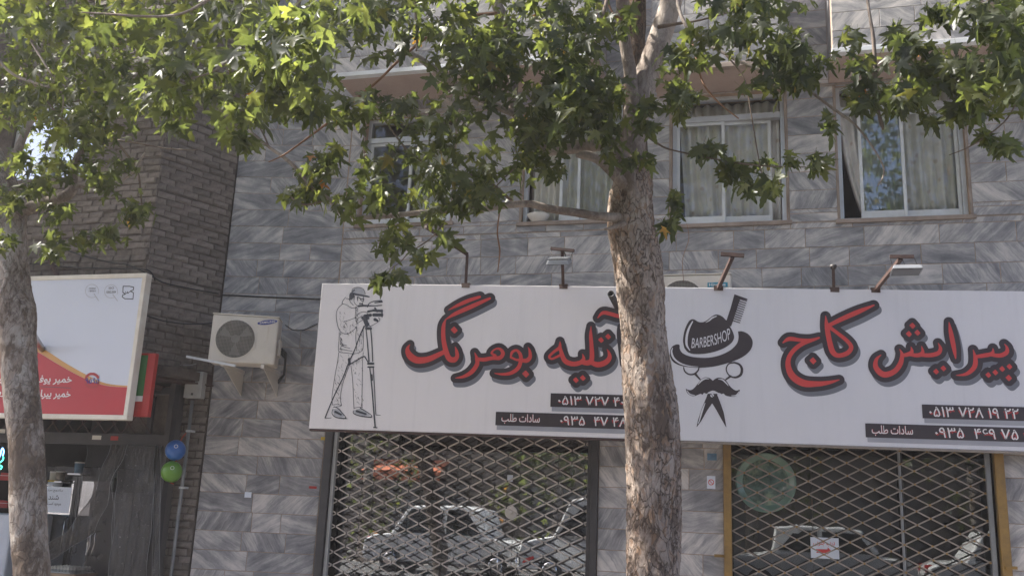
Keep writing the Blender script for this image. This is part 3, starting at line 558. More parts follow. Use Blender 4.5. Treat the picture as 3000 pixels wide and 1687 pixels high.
def decal(name, pl, w, polys, m, parent, du=0.0, dv=0.0, label=None):
    """flat print a hair above the surface"""
    mb = MB(); idx = {}
    for po in polys:
        f = []
        for u, v in po:
            k = (round(u, 5), round(v, 5))
            if k not in idx: idx[k] = len(mb.v); mb.v.append(tuple(pl.P(u + du, v + dv, w)))
            if not f or f[-1] != idx[k]: f.append(idx[k])
        if len(f) > 2 and f[0] == f[-1]: f.pop()
        if len(f) > 2: mb.f.append(tuple(f))
    me = bpy.data.meshes.new(name); me.from_pydata(mb.v, [], mb.f); me.update(); o = obj(name, me, m, parent)
    if label: o['label'] = label
    return o
def layer(name, pl, w, strokes, polys, m, parent, h=.006, grow=0.0, du=0.0, dv=0.0, label=None):
    F, xs, ys = field(strokes, polys, h, max(grow, 0) + 3 * h); return decal(name, pl, w, contour(F, xs, ys, grow), m, parent, du, dv, label)
def text_polys(body, height, bold=0.0, shear=0.0):
    """triangles of a line of text, baseline at 0, scaled so that the tallest glyph is `height`"""
    c = bpy.data.curves.new('t', 'FONT'); c.body = body; c.resolution_u = 3; c.offset = bold; c.shear = shear; o = bpy.data.objects.new('t', c); COL.objects.link(o)
    dg = bpy.context.evaluated_depsgraph_get(); e = o.evaluated_get(dg); me = e.to_mesh(); V = [v.co[:2] for v in me.vertices]; T = [tuple(p.vertices) for p in me.polygons]
    e.to_mesh_clear(); bpy.data.objects.remove(o); bpy.data.curves.remove(c)
    y0 = min(v[1] for v in V); y1 = max(v[1] for v in V); x0 = min(v[0] for v in V); x1 = max(v[0] for v in V); s = height / (y1 - y0)
    return [((v[0] - x0) * s, (v[1] - y0) * s) for v in V], T, (x1 - x0) * s
def text(name, pl, w, body, u0, v0, width, height, m, parent, bold=0.0, shear=0.0, slope=0.0, fn=None):
    V, T, W = text_polys(body, height, bold, shear); k = width / W if width else 1.0
    if fn is None: fn = lambda x, y: (u0 + x, v0 + y + slope * x)
    mb = MB(); mb.v = [tuple(pl.P(*fn(x * k, y), w)) for x, y in V]; mb.f = list(T)
    me = bpy.data.meshes.new(name); me.from_pydata(mb.v, [], mb.f); me.update(); return obj(name, me, m, parent)

# ------------------------------------------------------------------ the long white signs over the gates
SL = at(905, 1250, -1.12); SR = at(3000, 1325, -.20)
_d = SR - SL; SIGN = Plane(SL.x, SL.y, SL.x + _d.x * 1.35, SL.y + _d.y * 1.35)
sb, st_ = 2.445, 3.975
u_join = SIGN.px(1905, 1000)[0]
def signboard(u0, u1, m, label):
    s = thing('signboard', label, 'signboard'); s['group'] = 'white signs over the gates'
    MB().pbox(SIGN, u0, u1, sb, st_, -.035, 0.0).build('panel', m, s, bevel=.004)
    fr = MB()
    for v in (sb + .02, (sb + st_) / 2, st_ - .02): fr.pbox(SIGN, u0 + .02, u1 - .02, v - .02, v + .02, -.08, -.036)
    u = u0 + .04
    while u < u1: fr.pbox(SIGN, u - .02, u + .02, sb + .001, st_ - .001, -.121, -.081); u += 1.1
    fr.build('back_frame', MAT['rust'], s)
    MB().pbox(SIGN, u0 + .01, u1 - .01, sb - .022, sb - .001, -.06, .004).build('bottom_trim', MAT['rust'] if m == MAT['signw'] else MAT['slat2'], s)
    return s
s1 = signboard(0, u_join - .003, MAT['signw'], 'white photo studio sign with red lettering and a drawing of a cameraman')
s2 = signboard(u_join + .003, SIGN.len, MAT['signc'], 'white barbershop sign with red lettering and a hat and moustache logo')
for s in (s1, s2): del s['group']
for uu in (.07, 2.4, 4.5, 6.6, 8.3):
    q = SIGN.P(uu, 2.5, -.12); b = MB().bar(q, (q.x, -.012, 2.5), .04); b.bar(SIGN.P(uu, 3.85, -.12), (q.x, -.012, 3.85), .04); b.build('wall_bracket', MAT['rust'], s1 if uu < u_join else s2)
Z7 = zconv(900, 780, 2.576); Z8 = zconv(1900, 780, 2.342)
L7 = [
 [(1068, 330, 3), (1140, 294, 12), (1220, 259, 14), (1302, 232, 10)], [(1048, 400, 3), (1120, 358, 14), (1250, 300, 16), (1378, 243, 9)],
 [(1046, 402, 4), (1030, 450, 14), (1028, 530, 16), (1040, 610, 18), (1068, 690, 20), (1108, 706, 20), (1132, 680, 15), (1128, 640, 11), (1117, 606, 2)],
 [(1046, 640, 16), (990, 668, 18), (910, 702, 22), (830, 708, 25), (776, 674, 24), (757, 626, 14), (776, 590, 2)],
 [(1264, 650, 2), (1280, 694, 12), (1282, 740, 16), (1240, 798, 16), (1180, 832, 11), (1118, 843, 2)], [(1278, 696, 11), (1330, 704, 15), (1400, 692, 14), (1455, 690, 15), (1478, 655, 14), (1452, 622, 9), (1415, 628, 6), (1392, 655, 8), (1420, 672, 9)],
 [(1536, 690, 6), (1546, 650, 10), (1580, 634, 9), (1608, 664, 13), (1612, 715, 14), (1590, 770, 15), (1535, 806, 13), (1470, 814, 9), (1412, 806, 2)], [(1545, 690, 8), (1580, 705, 8), (1612, 706, 12), (1655, 712, 16), (1682, 685, 14), (1680, 640, 9), (1667, 610, 2)],
 [(1908, 566, 2), (1905, 612, 12), (1862, 645, 10), (1828, 680, 9), (1846, 698, 8), (1890, 680, 9), (1916, 668, 10)], [(1906, 590, 7), (1918, 650, 14), (1945, 712, 18), (2000, 736, 18), (2058, 728, 17), (2086, 700, 13), (2078, 660, 2)],
 [(2070, 722, 16), (2120, 728, 20), (2148, 700, 18), (2146, 600, 15), (2140, 520, 12), (2142, 452, 2)], [(2140, 722, 16), (2190, 742, 20), (2246, 728, 20), (2280, 694, 17), (2278, 655, 10), (2262, 625, 2)],
 [(2192, 390, 3), (2232, 352, 13), (2290, 360, 14), (2350, 376, 14), (2410, 366, 10), (2440, 350, 3)], [(2376, 462, 2), (2384, 520, 13), (2396, 620, 14), (2402, 735, 7)]]
D7 = [(1110, 481, 28), (1650, 812, 28), (2218, 556, 23), (2271, 531, 23), (2028, 858, 23), (2080, 842, 23)]
L8 = [
 [(922, 524, 4), (965, 498, 14), (1040, 506, 12), (1110, 508, 12), (1170, 490, 6)], [(1130, 506, 8), (1040, 540, 14), (975, 602, 14), (956, 672, 17), (985, 750, 23), (1060, 800, 24), (1160, 806, 18), (1240, 796, 12), (1308, 778, 3)],
 [(1240, 404, 12), (1330, 360, 15), (1440, 312, 15), (1545, 268, 5)], [(1214, 342, 3), (1224, 420, 15), (1240, 510, 17), (1262, 585, 18), (1300, 612, 15), (1362, 596, 15), (1390, 556, 14), (1362, 512, 13), (1300, 462, 12), (1244, 420, 12)],
 [(1596, 606, 2), (1562, 640, 11), (1560, 695, 17), (1612, 742, 20), (1684, 722, 17), (1728, 665, 16), (1738, 605, 11), (1722, 568, 2)], [(1738, 612, 10), (1780, 604, 14), (1806, 585, 11), (1800, 552, 2)], [(1796, 606, 11), (1850, 610, 14), (1880, 590, 11), (1872, 548, 2)], [(1868, 608, 12), (1930, 610, 14), (1985, 596, 14), (2002, 565, 11), (1986, 526, 2)],
 [(2060, 382, 2), (2074, 460, 14), (2094, 560, 14), (2106, 632, 4)],
 [(2108, 748, 2), (2180, 738, 11), (2232, 694, 15), (2242, 640, 14), (2226, 572, 2)], [(2240, 620, 10), (2300, 612, 14), (2356, 598, 12), (2362, 562, 2)], [(2345, 606, 11), (2410, 612, 14), (2454, 592, 14), (2458, 560, 9), (2440, 532, 2)]]
D8 = [(1128, 648, 25), (1810, 408, 22), (1785, 464, 22), (1844, 456, 22), (1972, 722, 21), (2022, 700, 21), (2330, 745, 21), (2378, 728, 21), (2425, 704, 21), (2475, 688, 21), (2470, 765, 23)]
def lettering(parent, conv, L, D, lo, hi):
    st = strokes_uv(SIGN, conv, [smooth(x) for x in L], 0.0); po = []
    for x, y, r in D: po.append([to_plane(SIGN, conv)(*p) for p in ((x, y - r), (x + r * .98, y + r * .12), (x + r * .05, y + r), (x - r, y - r * .1))])
    F, xs, ys = field(st, po, .0055, .12)
    decal('lettering_shadow', SIGN, .0020, contour(F, xs, ys, .044), MAT['pshadow'], parent, .022, -.046)
    decal('lettering_outline', SIGN, .0040, contour(F, xs, ys, .046), MAT['black'], parent)
    decal('lettering', SIGN, .0060, contour(F, xs, ys, 0), MAT['red'], parent)
lettering(s1, Z7, L7, D7, 0, 0); lettering(s2, Z8, L8, D8, 0, 0)
def bar_text(parent, conv, corners, items, cut=None):
    (x0, y0), (x1, y1) = corners
    g = to_plane(SIGN, conv); a = g(x0, y0); b = g(x1, y0 + (x1 - x0) * .03); c = g(x1, y1 + (x1 - x0) * .03); d = g(x0, y1)
    lim = (lambda u: min(u, cut)) if cut else (lambda u: u)
    q = [(lim(p[0]), p[1]) for p in (d, c, b, a)]
    va, vb = (q[0][1] + q[1][1]) / 2, (q[2][1] + q[3][1]) / 2; q = [(q[0][0], va), (q[1][0], va), (q[1][0], vb), (q[0][0], vb)]
    q2 = [(q[0][0] + .015, va - .045), (q[1][0] + .0, va - .045), (q[1][0], va + .02), (q[0][0] + .015, va + .02)]
    decal('number_bar_shadow', SIGN, .0020, [q2], MAT['pshade2'], parent); decal('number_bar', SIGN, .0040, [q], MAT['black'], parent)
    for body, xa, xb, ya, yb in items:
        p = g(xa, yb); r = g(xb, yb); t = g(xa, ya); w = r[0] - p[0]; hh = (t[1] - p[1]); vmid = (va + vb) / 2
        kw = dict(width=w, height=hh); v0 = vmid - hh / 2
        stuff(text('number_glow', SIGN, .0060, body, p[0], v0, w, hh, MAT['pglow'], parent, bold=.045))
        stuff(text('number', SIGN, .0080, body, p[0], v0, w, hh, MAT['pwhite'], parent, bold=.006))
SADAT = '\uFE90\uFEE0\uFEC3 \uFE95\uFE8D\uFEA9\uFE8E\uFEB3'
ue = u_join - .02
bar_text(s1, Z7, ((1835, 955), (2560, 1058)), [('۰۵۱۳ ۷۲۷ ۴۰', 1892, 2388, 978, 1048)], ue)
bar_text(s1, Z7, ((1420, 1095), (2560, 1198)), [('۰۹۳۵  ۴۷ ۴۸', 1908, 2412, 1110, 1182), (SADAT, 1465, 1755, 1112, 1188)], ue)
bar_text(s2, Z8, ((1880, 945), (2800, 1040)), [('۰۵۱۳ ۷۲۸ ۱۹ ۲۲', 1925, 2540, 960, 1032)])
bar_text(s2, Z8, ((1490, 1075), (2800, 1172)), [('۰۹۳۵  ۴۶۹ ۷۵ ۲', 1965, 2625, 1092, 1164), (SADAT, 1532, 1815, 1095, 1168)])

# hat, comb, scissors and moustache ------------------------------------------------
ZL = zconv(1900, 840, 3.2925)
def poly(conv, pts, k=5, closed=True):
    P = [p + (0,) for p in pts]
    if k > 1: P = smooth(P + [P[0]], k)[:-1]
    return [to_plane(SIGN, conv)(p[0], p[1]) for p in P]
lg = lambda name, polys, strokes, m, w, h=.004: stuff(layer(name, SIGN, w, strokes_uv(SIGN, ZL, [smooth(s) for s in strokes], 0), polys, m, s2, h=h))
def straight(pts): return [to_plane(SIGN, ZL)(*p) for p in pts]
crown = [(345, 590), (332, 520), (345, 430), (375, 355), (405, 318), (440, 315), (480, 338), (520, 342), (560, 325), (605, 290), (650, 268), (700, 280), (745, 320), (790, 390), (815, 440), (825, 490), (800, 540), (730, 590), (640, 625), (540, 645), (440, 648), (380, 630)]
brim = [(862, 430), (905, 430), (960, 455), (998, 505), (1003, 560), (975, 620), (910, 675), (830, 712), (730, 745), (620, 770), (500, 780), (400, 775), (310, 760), (240, 725), (210, 675), (208, 620), (225, 580), (262, 557), (298, 560), (302, 600), (330, 640), (400, 670), (500, 683), (600, 680), (700, 655), (790, 610), (850, 550), (868, 490)]
comb = [(828, 72), (955, 118), (952, 132), (885, 112), (815, 330), (795, 385), (745, 345), (790, 210)]
teeth = []
for i in range(11):
    t = i / 10; ax, ay = 885 - 66 * t, 118 + 208 * t; teeth.append(straight([(ax, ay - 4), (ax + 66 , ay + 18), (ax + 64, ay + 26), (ax - 2, ay + 6)]))
must = [(620, 905), (590, 880), (545, 872), (510, 890), (480, 925), (440, 975), (405, 995), (372, 988), (360, 980), (368, 1015), (400, 1045), (440, 1053), (490, 1035), (505, 1030), (520, 1040), (535, 1022), (560, 1030), (590, 1012), (622, 1000), (655, 1018), (690, 1025), (705, 1035), (722, 1028), (745, 1048), (790, 1058), (840, 1055), (870, 1025), (880, 990), (850, 1000), (815, 985), (780, 950), (745, 900), (710, 880), (670, 876), (640, 888)]
blade1 = straight([(570, 1030), (665, 1030), (660, 1060), (612, 1125), (560, 1200), (510, 1290), (462, 1356), (475, 1290), (510, 1180), (560, 1060)])
blade2 = straight([(612, 1120), (662, 1040), (690, 1110), (725, 1210), (740, 1290), (752, 1360), (700, 1270), (650, 1180)])
lg('logo_dark', [poly(ZL, crown), poly(ZL, brim), straight(comb), poly(ZL, must, 3), blade1, blade2] + teeth,
   [[(338, 775, 5), (350, 815, 7), (390, 843, 7), (440, 840, 8), (475, 810, 7), (485, 785, 6)], [(455, 845, 12), (475, 868, 9), (495, 890, 8)],
    [(828, 730, 8), (875, 748, 10), (900, 790, 12), (890, 845, 12), (845, 872, 10), (795, 865, 7), (760, 830, 6), (750, 785, 6), (775, 742, 6), (828, 730, 8)], [(790, 862, 11), (765, 880, 9), (748, 892, 7)]], MAT['black'], .0025)
lg('logo_light', [], [[(425, 335, 5), (390, 400, 9), (368, 480, 11), (368, 560, 10), (400, 615, 3)], [(655, 284, 4), (615, 300, 7), (585, 325, 6), (550, 345, 2)], [(232, 590, 3), (222, 630, 8), (245, 690, 9), (310, 740, 7), (400, 765, 4), (480, 772, 2)],
    [(585, 888, 2), (545, 885, 7), (510, 905, 7), (475, 945, 2)], [(670, 890, 2), (710, 895, 6), (745, 925, 6), (770, 955, 2)], [(370, 1000, 3), (400, 1035, 5), (445, 1046, 3)], [(872, 1010, 3), (845, 1045, 5), (800, 1050, 3)],
    [(545, 1120, 3), (515, 1200, 8), (490, 1290, 5), (475, 1320, 2)], [(572, 1022, 3), (622, 1004, 4), (668, 1022, 3)], [(613, 1047, 17), (613.5, 1047, 17)]], MAT['signc'], .0045)
lg('logo_screw', [], [[(600, 1030, 3), (626, 1064, 3)]], MAT['black'], .006)
def barber_fn():
    g = to_plane(SIGN, ZL); a = g(412, 592); W = g(798, 592)[0] - a[0]
    sc = abs(g(412, 492)[1] - a[1]) / 100
    def fn(x, y):
        s = x / W; base = 592 - 8 * s - 88 * s * s; return (a[0] + x - .25 * y * (s - .4), g(412, base)[1] + y * (1.0 + .12 * s))
    return fn, W, sc * 96
fn, W_, H_ = barber_fn(); text('logo_word', SIGN, .0065, 'BARBERSHOP', 0, 0, W_, H_, MAT['signc'], s2, bold=.0, fn=fn)

# line drawing of a cameraman ------------------------------------------------
ZC = zconv(900, 800, 3.02)
ink_bold = [[(160, 1278, 6), (205, 1165, 5), (265, 1030, 5), (320, 920, 5), (365, 800, 6), (420, 680, 5), (460, 570, 5), (505, 470, 7)], [(372, 760, 12), (375, 800, 12)], [(370, 812, 6), (430, 775, 5), (500, 738, 6), (520, 755, 5), (545, 800, 5)],
 [(520, 470, 5), (532, 600, 5), (548, 780, 6)], [(560, 480, 5), (572, 600, 5), (580, 780, 5)], [(525, 490, 12), (562, 490, 12)], [(540, 800, 10), (585, 800, 10)], [(540, 830, 7), (588, 830, 7)], [(555, 840, 5), (572, 1000, 6), (585, 1160, 6), (595, 1280, 7), (602, 1360, 6)], [(585, 840, 4), (595, 1000, 4), (603, 1160, 4), (608, 1245, 4)], [(572, 900, 8), (575, 945, 8)], [(590, 1363, 6), (620, 1366, 4)],
 [(510, 380, 14), (560, 372, 14)], [(490, 395, 12), (540, 400, 12)], [(515, 415, 20), (528, 460, 16)], [(585, 330, 10), (660, 335, 12)], [(590, 370, 14), (660, 370, 14)], [(662, 325, 6), (664, 385, 6)], [(455, 292, 9), (500, 288, 8), (580, 290, 5), (660, 285, 5)], [(535, 300, 4), (548, 270, 4), (590, 250, 4), (660, 245, 6)], [(600, 262, 5), (665, 255, 5)], [(600, 310, 8), (620, 340, 8)], [(540, 340, 10), (590, 330, 8)], [(600, 410, 14), (620, 420, 10)],
 [(380, 230, 8), (385, 195, 11), (395, 180, 9), (440, 190, 8), (500, 200, 7), (548, 210, 6)], [(388, 225, 12), (405, 205, 14)], [(400, 165, 4), (420, 150, 4)], [(445, 215, 5), (447, 245, 3)], [(448, 210, 3), (478, 228, 4), (500, 228, 4), (497, 245, 3), (478, 243, 3), (472, 230, 3)], [(465, 270, 6), (490, 272, 5)],
 [(225, 1205, 3), (222, 1245, 3), (260, 1275, 5), (335, 1284, 5), (340, 1270, 3), (310, 1235, 4), (280, 1200, 4), (240, 1180, 3)], [(410, 1215, 3), (412, 1240, 4), (470, 1262, 5), (560, 1272, 5), (568, 1255, 3), (510, 1215, 4), (470, 1192, 4)], [(250, 1225, 10), (300, 1250, 8)], [(440, 1220, 10), (520, 1245, 8)], [(165, 1284, 3), (215, 1279, 2)], [(320, 1287, 3), (358, 1286, 2)], [(540, 1274, 3), (572, 1276, 2)], [(608, 1252, 3), (650, 1256, 2)], [(545, 440, 3), (560, 470, 3), (640, 420, 2), (632, 395, 3)]]
ink_thin = [[(395, 170), (400, 145), (425, 130), (465, 128), (500, 145), (515, 185)], [(420, 200), (415, 255), (445, 290)], [(500, 205), (497, 250), (488, 262), (492, 280), (470, 292)], [(340, 215), (320, 240), (310, 270), (345, 280), (400, 310), (440, 300)], [(345, 225), (370, 230), (385, 260), (410, 285)], [(312, 275), (275, 310), (258, 360), (262, 420), (275, 480), (295, 520)], [(295, 520), (350, 540), (410, 505), (440, 470)], [(320, 430), (375, 415), (430, 392)], [(430, 392), (445, 440), (495, 410)], [(440, 370), (480, 345), (520, 345), (535, 360)], [(450, 400), (490, 375)], [(285, 525), (282, 600), (280, 690), (340, 705), (420, 712), (480, 690), (497, 640), (495, 480)], [(285, 670), (400, 690)], [(430, 300), (425, 400)], [(440, 480), (430, 560), (440, 690)], [(280, 700), (270, 780), (255, 860), (240, 950), (225, 1050), (220, 1110), (225, 1165)], [(375, 810), (345, 890), (320, 960), (300, 1050), (295, 1120), (305, 1165)], [(388, 820), (400, 920), (408, 1040), (412, 1150), (415, 1200)], [(497, 700), (490, 800), (488, 920), (486, 1050), (485, 1180)], [(225, 1165), (265, 1160), (305, 1170), (270, 1180), (230, 1185)], [(415, 1195), (450, 1185), (490, 1185)], [(300, 640), (340, 655), (380, 665)], [(310, 630), (350, 640)]]
rg = random.Random(3); hat = []
for k in range(190):      # pencil hatching on trousers, sleeves, cap
    reg = rg.choice([(262, 720, 370, 900), (240, 900, 310, 1150), (400, 720, 490, 900), (412, 900, 486, 1180), (280, 320, 330, 500), (320, 430, 430, 530), (425, 300, 450, 440), (440, 480, 492, 690), (290, 530, 300, 690)])
    x, y = rg.uniform(reg[0], reg[2]), rg.uniform(reg[1], reg[3]); L = rg.uniform(14, 46); a = rg.uniform(-1.2, -.3) if rg.random() < .7 else rg.uniform(.9, 1.5); hat.append([(x, y, 1.3), (x + L * math.cos(a) * .6, y - L * math.sin(a), 1.0)])
g1 = strokes_uv(SIGN, ZC, [smooth(s, 4) for s in ink_bold], 0); g2 = strokes_uv(SIGN, ZC, [smooth([(x, y, 2.3) for x, y in s], 4) for s in ink_thin] + hat, 0)
layer('drawing_ink', SIGN, .0035, g1 + g2, [], MAT['ink'], s1, h=.003)
cap = [to_plane(SIGN, ZC)(*p) for p in [(392, 172), (402, 145), (428, 131), (466, 130), (500, 148), (514, 190), (460, 188), (410, 178)]]
shoes = [[to_plane(SIGN, ZC)(*p) for p in q] for q in ([(226, 1200), (280, 1200), (330, 1262), (300, 1276), (240, 1260)], [(412, 1212), (475, 1195), (560, 1255), (500, 1264), (420, 1240)])]
for q in [cap] + shoes: layer('drawing_shade', SIGN, .0018, [], [q], MAT['inkgrey'], s1, h=.004)

# ------------------------------------------------------------------ lightbox sign of the shop on the left
CT = at(432, 800, -1.42); CBt = at(381, 1230, -1.42); CTL = at(75, 792, -1.42)
COWP = Plane(CT.x - 3.2, -1.42, CT.x, -1.42); cu1 = COWP.len; ct = CT.z; cb = CBt.z
lb = thing('lightbox_sign', 'framed white and red lightbox sign with certification marks behind the left trunk', 'signboard')
t = .05; fr = MB(); fr.pbox(COWP, 0, cu1, ct - t, ct, -.09, .012); fr.pbox(COWP, 0, cu1, cb, cb + t, -.09, .012); fr.pbox(COWP, cu1 - t, cu1, cb + t, ct - t, -.09, .012); fr.pbox(COWP, 0, t, cb + t, ct - t, -.09, .012); fr.build('frame', MAT['cream'], lb, bevel=.006)
MB().pbox(COWP, t, cu1 - t, cb + t, ct - t, -.08, 0).build('face', MAT['cowwhite'], lb)
ZW = zconv(0, 760, 2.898); gC = to_plane(COWP, ZW)
def cpoly(pts, k=5): return [gC(p[0], p[1]) for p in (smooth([q + (0,) for q in pts], k) if k > 1 else pts)]
ur, vb = cu1 - t - .001, cb + t + .001
top = cpoly([(-420, 560), (-150, 580), (100, 660), (330, 790), (520, 905), (720, 1010), (900, 1070), (1100, 1085)])
red = [(min(max(u, t + .001), ur), v) for u, v in top] + [(ur, vb), (t + .001, vb)]; decal('red_field', COWP, .002, [red], MAT['cowred'], lb)
gt = cpoly([(-420, 520), (-150, 540), (100, 615), (380, 765), (560, 880), (730, 975), (900, 1050), (1100, 1072)])
gold = [(min(max(u, t + .001), ur), v) for u, v in gt] + [(min(max(u, t + .001), ur), v + .0015) for u, v in reversed(top)]; decal('gold_band', COWP, .002, [gold], MAT['cowgold'], lb)
def cst(L): return [[gC(x, y) + (.0032 * w,) for x, y, w in s] for s in L]
circ = lambda x, y, r, a0, a1, w: [(x + r * math.cos(R(a)), y + r * math.sin(R(a)), w) for a in range(a0, a1 + 1, 12)]
layer('certification_mark', COWP, .002, cst([circ(782, 268, 56, 60, 390, .9), [(800, 292, 1.4), (838, 350, 1.4)]]), [], MAT['inkgrey'], lb, h=.003)
layer('certification_mark', COWP, .002, cst([circ(944, 272, 56, 60, 390, .9), [(960, 298, 1.4), (998, 352, 1.4)]]), [], MAT['inkgrey'], lb, h=.003)
layer('certification_mark', COWP, .002, cst([[(1046, 228, 1.5), (1100, 228, 1.5), (1136, 236, 1.5), (1134, 258, 1.5), (1108, 268, 1.5), (1134, 284, 1.5), (1130, 336, 1.5), (1062, 334, 1.5), (1038, 318, 1.5), (1042, 302, 1.5), (1066, 294, 1.5), (1044, 280, 1.5), (1046, 228, 1.5)], [(1068, 272, 1.1), (1070, 288, 1.1), (1082, 286, 1.1), (1084, 272, 1.1), (1090, 288, 1.1), (1098, 276, 1.1), (1108, 274, 1.1)]]), [], MAT['ink'], lb, h=.003)
def ctext(body, x0, x1, y0, y1, m, bold=.01, w=.004): a = gC(x0, y1); b = gC(x1, y1); c = gC(x0, y0); text('lettering', COWP, w, body, a[0], a[1], b[0] - a[0], c[1] - a[1], m, lb, bold=bold, slope=0)
ctext('OHSAS', 756, 812, 240, 254, MAT['ink']); ctext('18001', 756, 812, 262, 276, MAT['ink']); ctext('ISO', 925, 968, 234, 254, MAT['ink']); ctext('10002:2004', 903, 985, 268, 288, MAT['ink'])
ctext('\uFED3\uFEEE\uFBFE \uFEAE\uFBFF\uFEE4\uFEA7', 330, 608, 982, 1062, MAT['pwhite'], .02); ctext('\uFE8E\uFEAE\uFBFF\uFB58 \uFEAE\uFBFF\uFEE4\uFEA7', 340, 596, 1104, 1190, MAT['pwhite'], .02)
ctext('\uFBFF\uFB58', -14, 40, 990, 1060, MAT['pwhite'], .02); ctext('\uFBFE\uFEAD\uFE8D', -20, 66, 1100, 1165, MAT['pwhite'], .02)
layer('ruled_line', COWP, .004, cst([[(345, 1078, 1), (602, 1090, 1)]]), [], MAT['ink'], lb, h=.003); layer('ruled_line', COWP, .004, cst([[(-200, 1050, 1), (60, 1066, 1)]]), [], MAT['ink'], lb, h=.003)
# round badge with the number
cx, cy = 784, 1028
layer('badge', COWP, .004, [[gC(cx, cy) + (.0032 * 66 * .95,)]], [], MAT['pwhite'], lb, h=.006); layer('badge_ring', COWP, .006, cst([circ(cx, cy, 58, 200, 340, 4.5), circ(cx, cy, 58, 20, 160, 4.5)]), [], MAT['pglow'], lb, h=.003)
ctext('۹۵۹۵', 724, 842, 1004, 1052, MAT['blue'], .02, .006)
MB().bar(COWP.P(.1, ct + .0, -.05), at(60, 735, -1.16), .035).bar(COWP.P(2.0, ct, -.05), (COWP.P(2.0, ct, 0).x - .35, -1.15, ct + .28), .035).build('brace', MAT['rust'], lb)
MB().bar(COWP.P(1.0, ct - .3, -.09), (COWP.P(1.0, 0, 0).x, BY - .013 + .0, ct - .3), .05).bar(COWP.P(2.9, ct - .3, -.09), (COWP.P(2.9, 0, 0).x, BY - .013, ct - .3), .05).build('mount', MAT['rust'], lb)
# green and red sign box behind it
gs = thing('sign_box', 'green panel in a red frame peeking out behind the lightbox sign', 'signboard')
zt_, zb_ = at(440, 1034, -1.31).z, at(440, 1220, -1.31).z; xr = at(445, 1120, -1.31).x; xl = xr - 1.6
f = MB(); f.box(xr - .09, xr, -1.31, -1.25, zb_, zt_); f.box(xl, xr - .09, -1.31, -1.25, zb_, zb_ + .07); f.box(xl, xr - .09, -1.31, -1.25, zt_ - .02, zt_); f.box(xl, xl + .09, -1.31, -1.25, zb_ + .07, zt_ - .02); f.build('frame', MAT['redp'], gs, bevel=.004)
MB().box(xl + .09, xr - .09, -1.30, -1.265, zb_ + .22, zt_ - .02).build('green_panel', MAT['green'], gs); MB().box(xl + .09, xr - .09, -1.302, -1.265, zb_ + .16, zb_ + .219).build('white_stripe', MAT['pwhite'], gs); MB().box(xl + .09, xr - .09, -1.301, -1.265, zb_ + .07, zb_ + .159).build('red_stripe', MAT['redp'], gs)
MB().box(xl + .3, xl + .36, -1.25, -.45, zt_ - .3, zt_ - .24).box(xr - .5, xr - .44, -1.25, -.45, zt_ - .3, zt_ - .24).build('mount', MAT['rust'], gs)
# ------------------------------------------------------------------ lattice gates
def clip_diag(u, v, s, x0, x1, z0, z1):
    """segment of the line z = v + s (x - u) inside a rectangle"""
    pts = []
    a, b = x0, x1; za, zb = v + s * (a - u), v + s * (b - u)
    t0, t1 = 0.0, 1.0
    for p, q in ((-(zb - za), za - z0), (zb - za, z1 - za)):
        if abs(p) < 1e-9: continue
        r = q / p
        if p < 0: t0 = max(t0, r)
        else: t1 = min(t1, r)
    if t0 >= t1: return None
    return (a + t0 * (b - a), za + t0 * (zb - za)), (a + t1 * (b - a), za + t1 * (zb - za))
def lattice(gate, x0, x1, z0, z1, y, dw, dh, ux, uz, m, wd, rivet, rsize):
    s = dh / dw; n = int((x1 - x0) / dw + (z1 - z0) / dh) + 3; rg = random.Random(5)
    for sg, yy in ((1, y), (-1, y - .006)):
        for k in range(-n, n + 1):
            c = clip_diag(ux, uz + k * dh + rg.gauss(0, .0025), sg * s * (1 + rg.gauss(0, .004)), x0, x1, z0, z1)
            if not c: continue
            (a, za), (b, zb) = c
            if math.hypot(b - a, zb - za) < .05: continue
            MB().bar((a, yy + rg.uniform(-.001, .001), za), (b, yy, zb), wd, .004, (0, 1, 0)) if False else None
            d = Vector((b - a, 0, zb - za)).normalized(); nrm = Vector((-d.z, 0, d.x)) * wd / 2; mb = MB()
            A, B_ = Vector((a, yy, za)), Vector((b, yy, zb)); t = Vector((0, .0045, 0))
            mb.add([A - nrm, B_ - nrm, B_ + nrm, A + nrm, A - nrm + t, B_ - nrm + t, B_ + nrm + t, A + nrm + t], [(0, 1, 2, 3), (7, 6, 5, 4), (0, 4, 5, 1), (1, 5, 6, 2), (2, 6, 7, 3), (3, 7, 4, 0)])
            mb.build('slat', m, gate)
    rv = MB(); j = 0
    i0, i1 = int((x0 - ux) / (dw / 2)) - 1, int((x1 - ux) / (dw / 2)) + 1
    for i in range(i0, i1 + 1):
        for j in range(int((z0 - uz) / (dh / 2)) - 1, int((z1 - uz) / (dh / 2)) + 2):
            if (i + j) % 2: continue
            x, z = ux + i * dw / 2, uz + j * dh / 2
            if x0 + .01 < x < x1 - .01 and z0 + .01 < z < z1 - .01: rv.box(x - rsize[0], x + rsize[0], y - .013, y - .0062, z - rsize[1], z + rsize[1])
    stuff(rv.build('rivet', rivet, gate))
GY = .035
g1 = thing('lattice_gate', 'cream metal lattice gate in dark posts below the photo studio sign', 'gate')
for a, b in ((-4.868, -4.772), (-1.785, -1.712)): MB().box(a, b, -.03, .07, 0, 2.72).build('post', MAT['dark'], g1, bevel=.006)
MB().box(-4.765, -4.725, .0, .05, 0, 2.70).build('rail', MAT['boxg'], g1, bevel=.003); MB().box(-1.83, -1.79, .0, .05, 0, 2.70).build('rail', MAT['dark'], g1, bevel=.003)
n0 = at(1071.5, 1286.5, GY); lattice(g1, -4.72, -1.835, .12, 2.62, GY, .281, .138, n0.x, n0.z, MAT['slat'], .0145, MAT['dark'], (.005, .011))
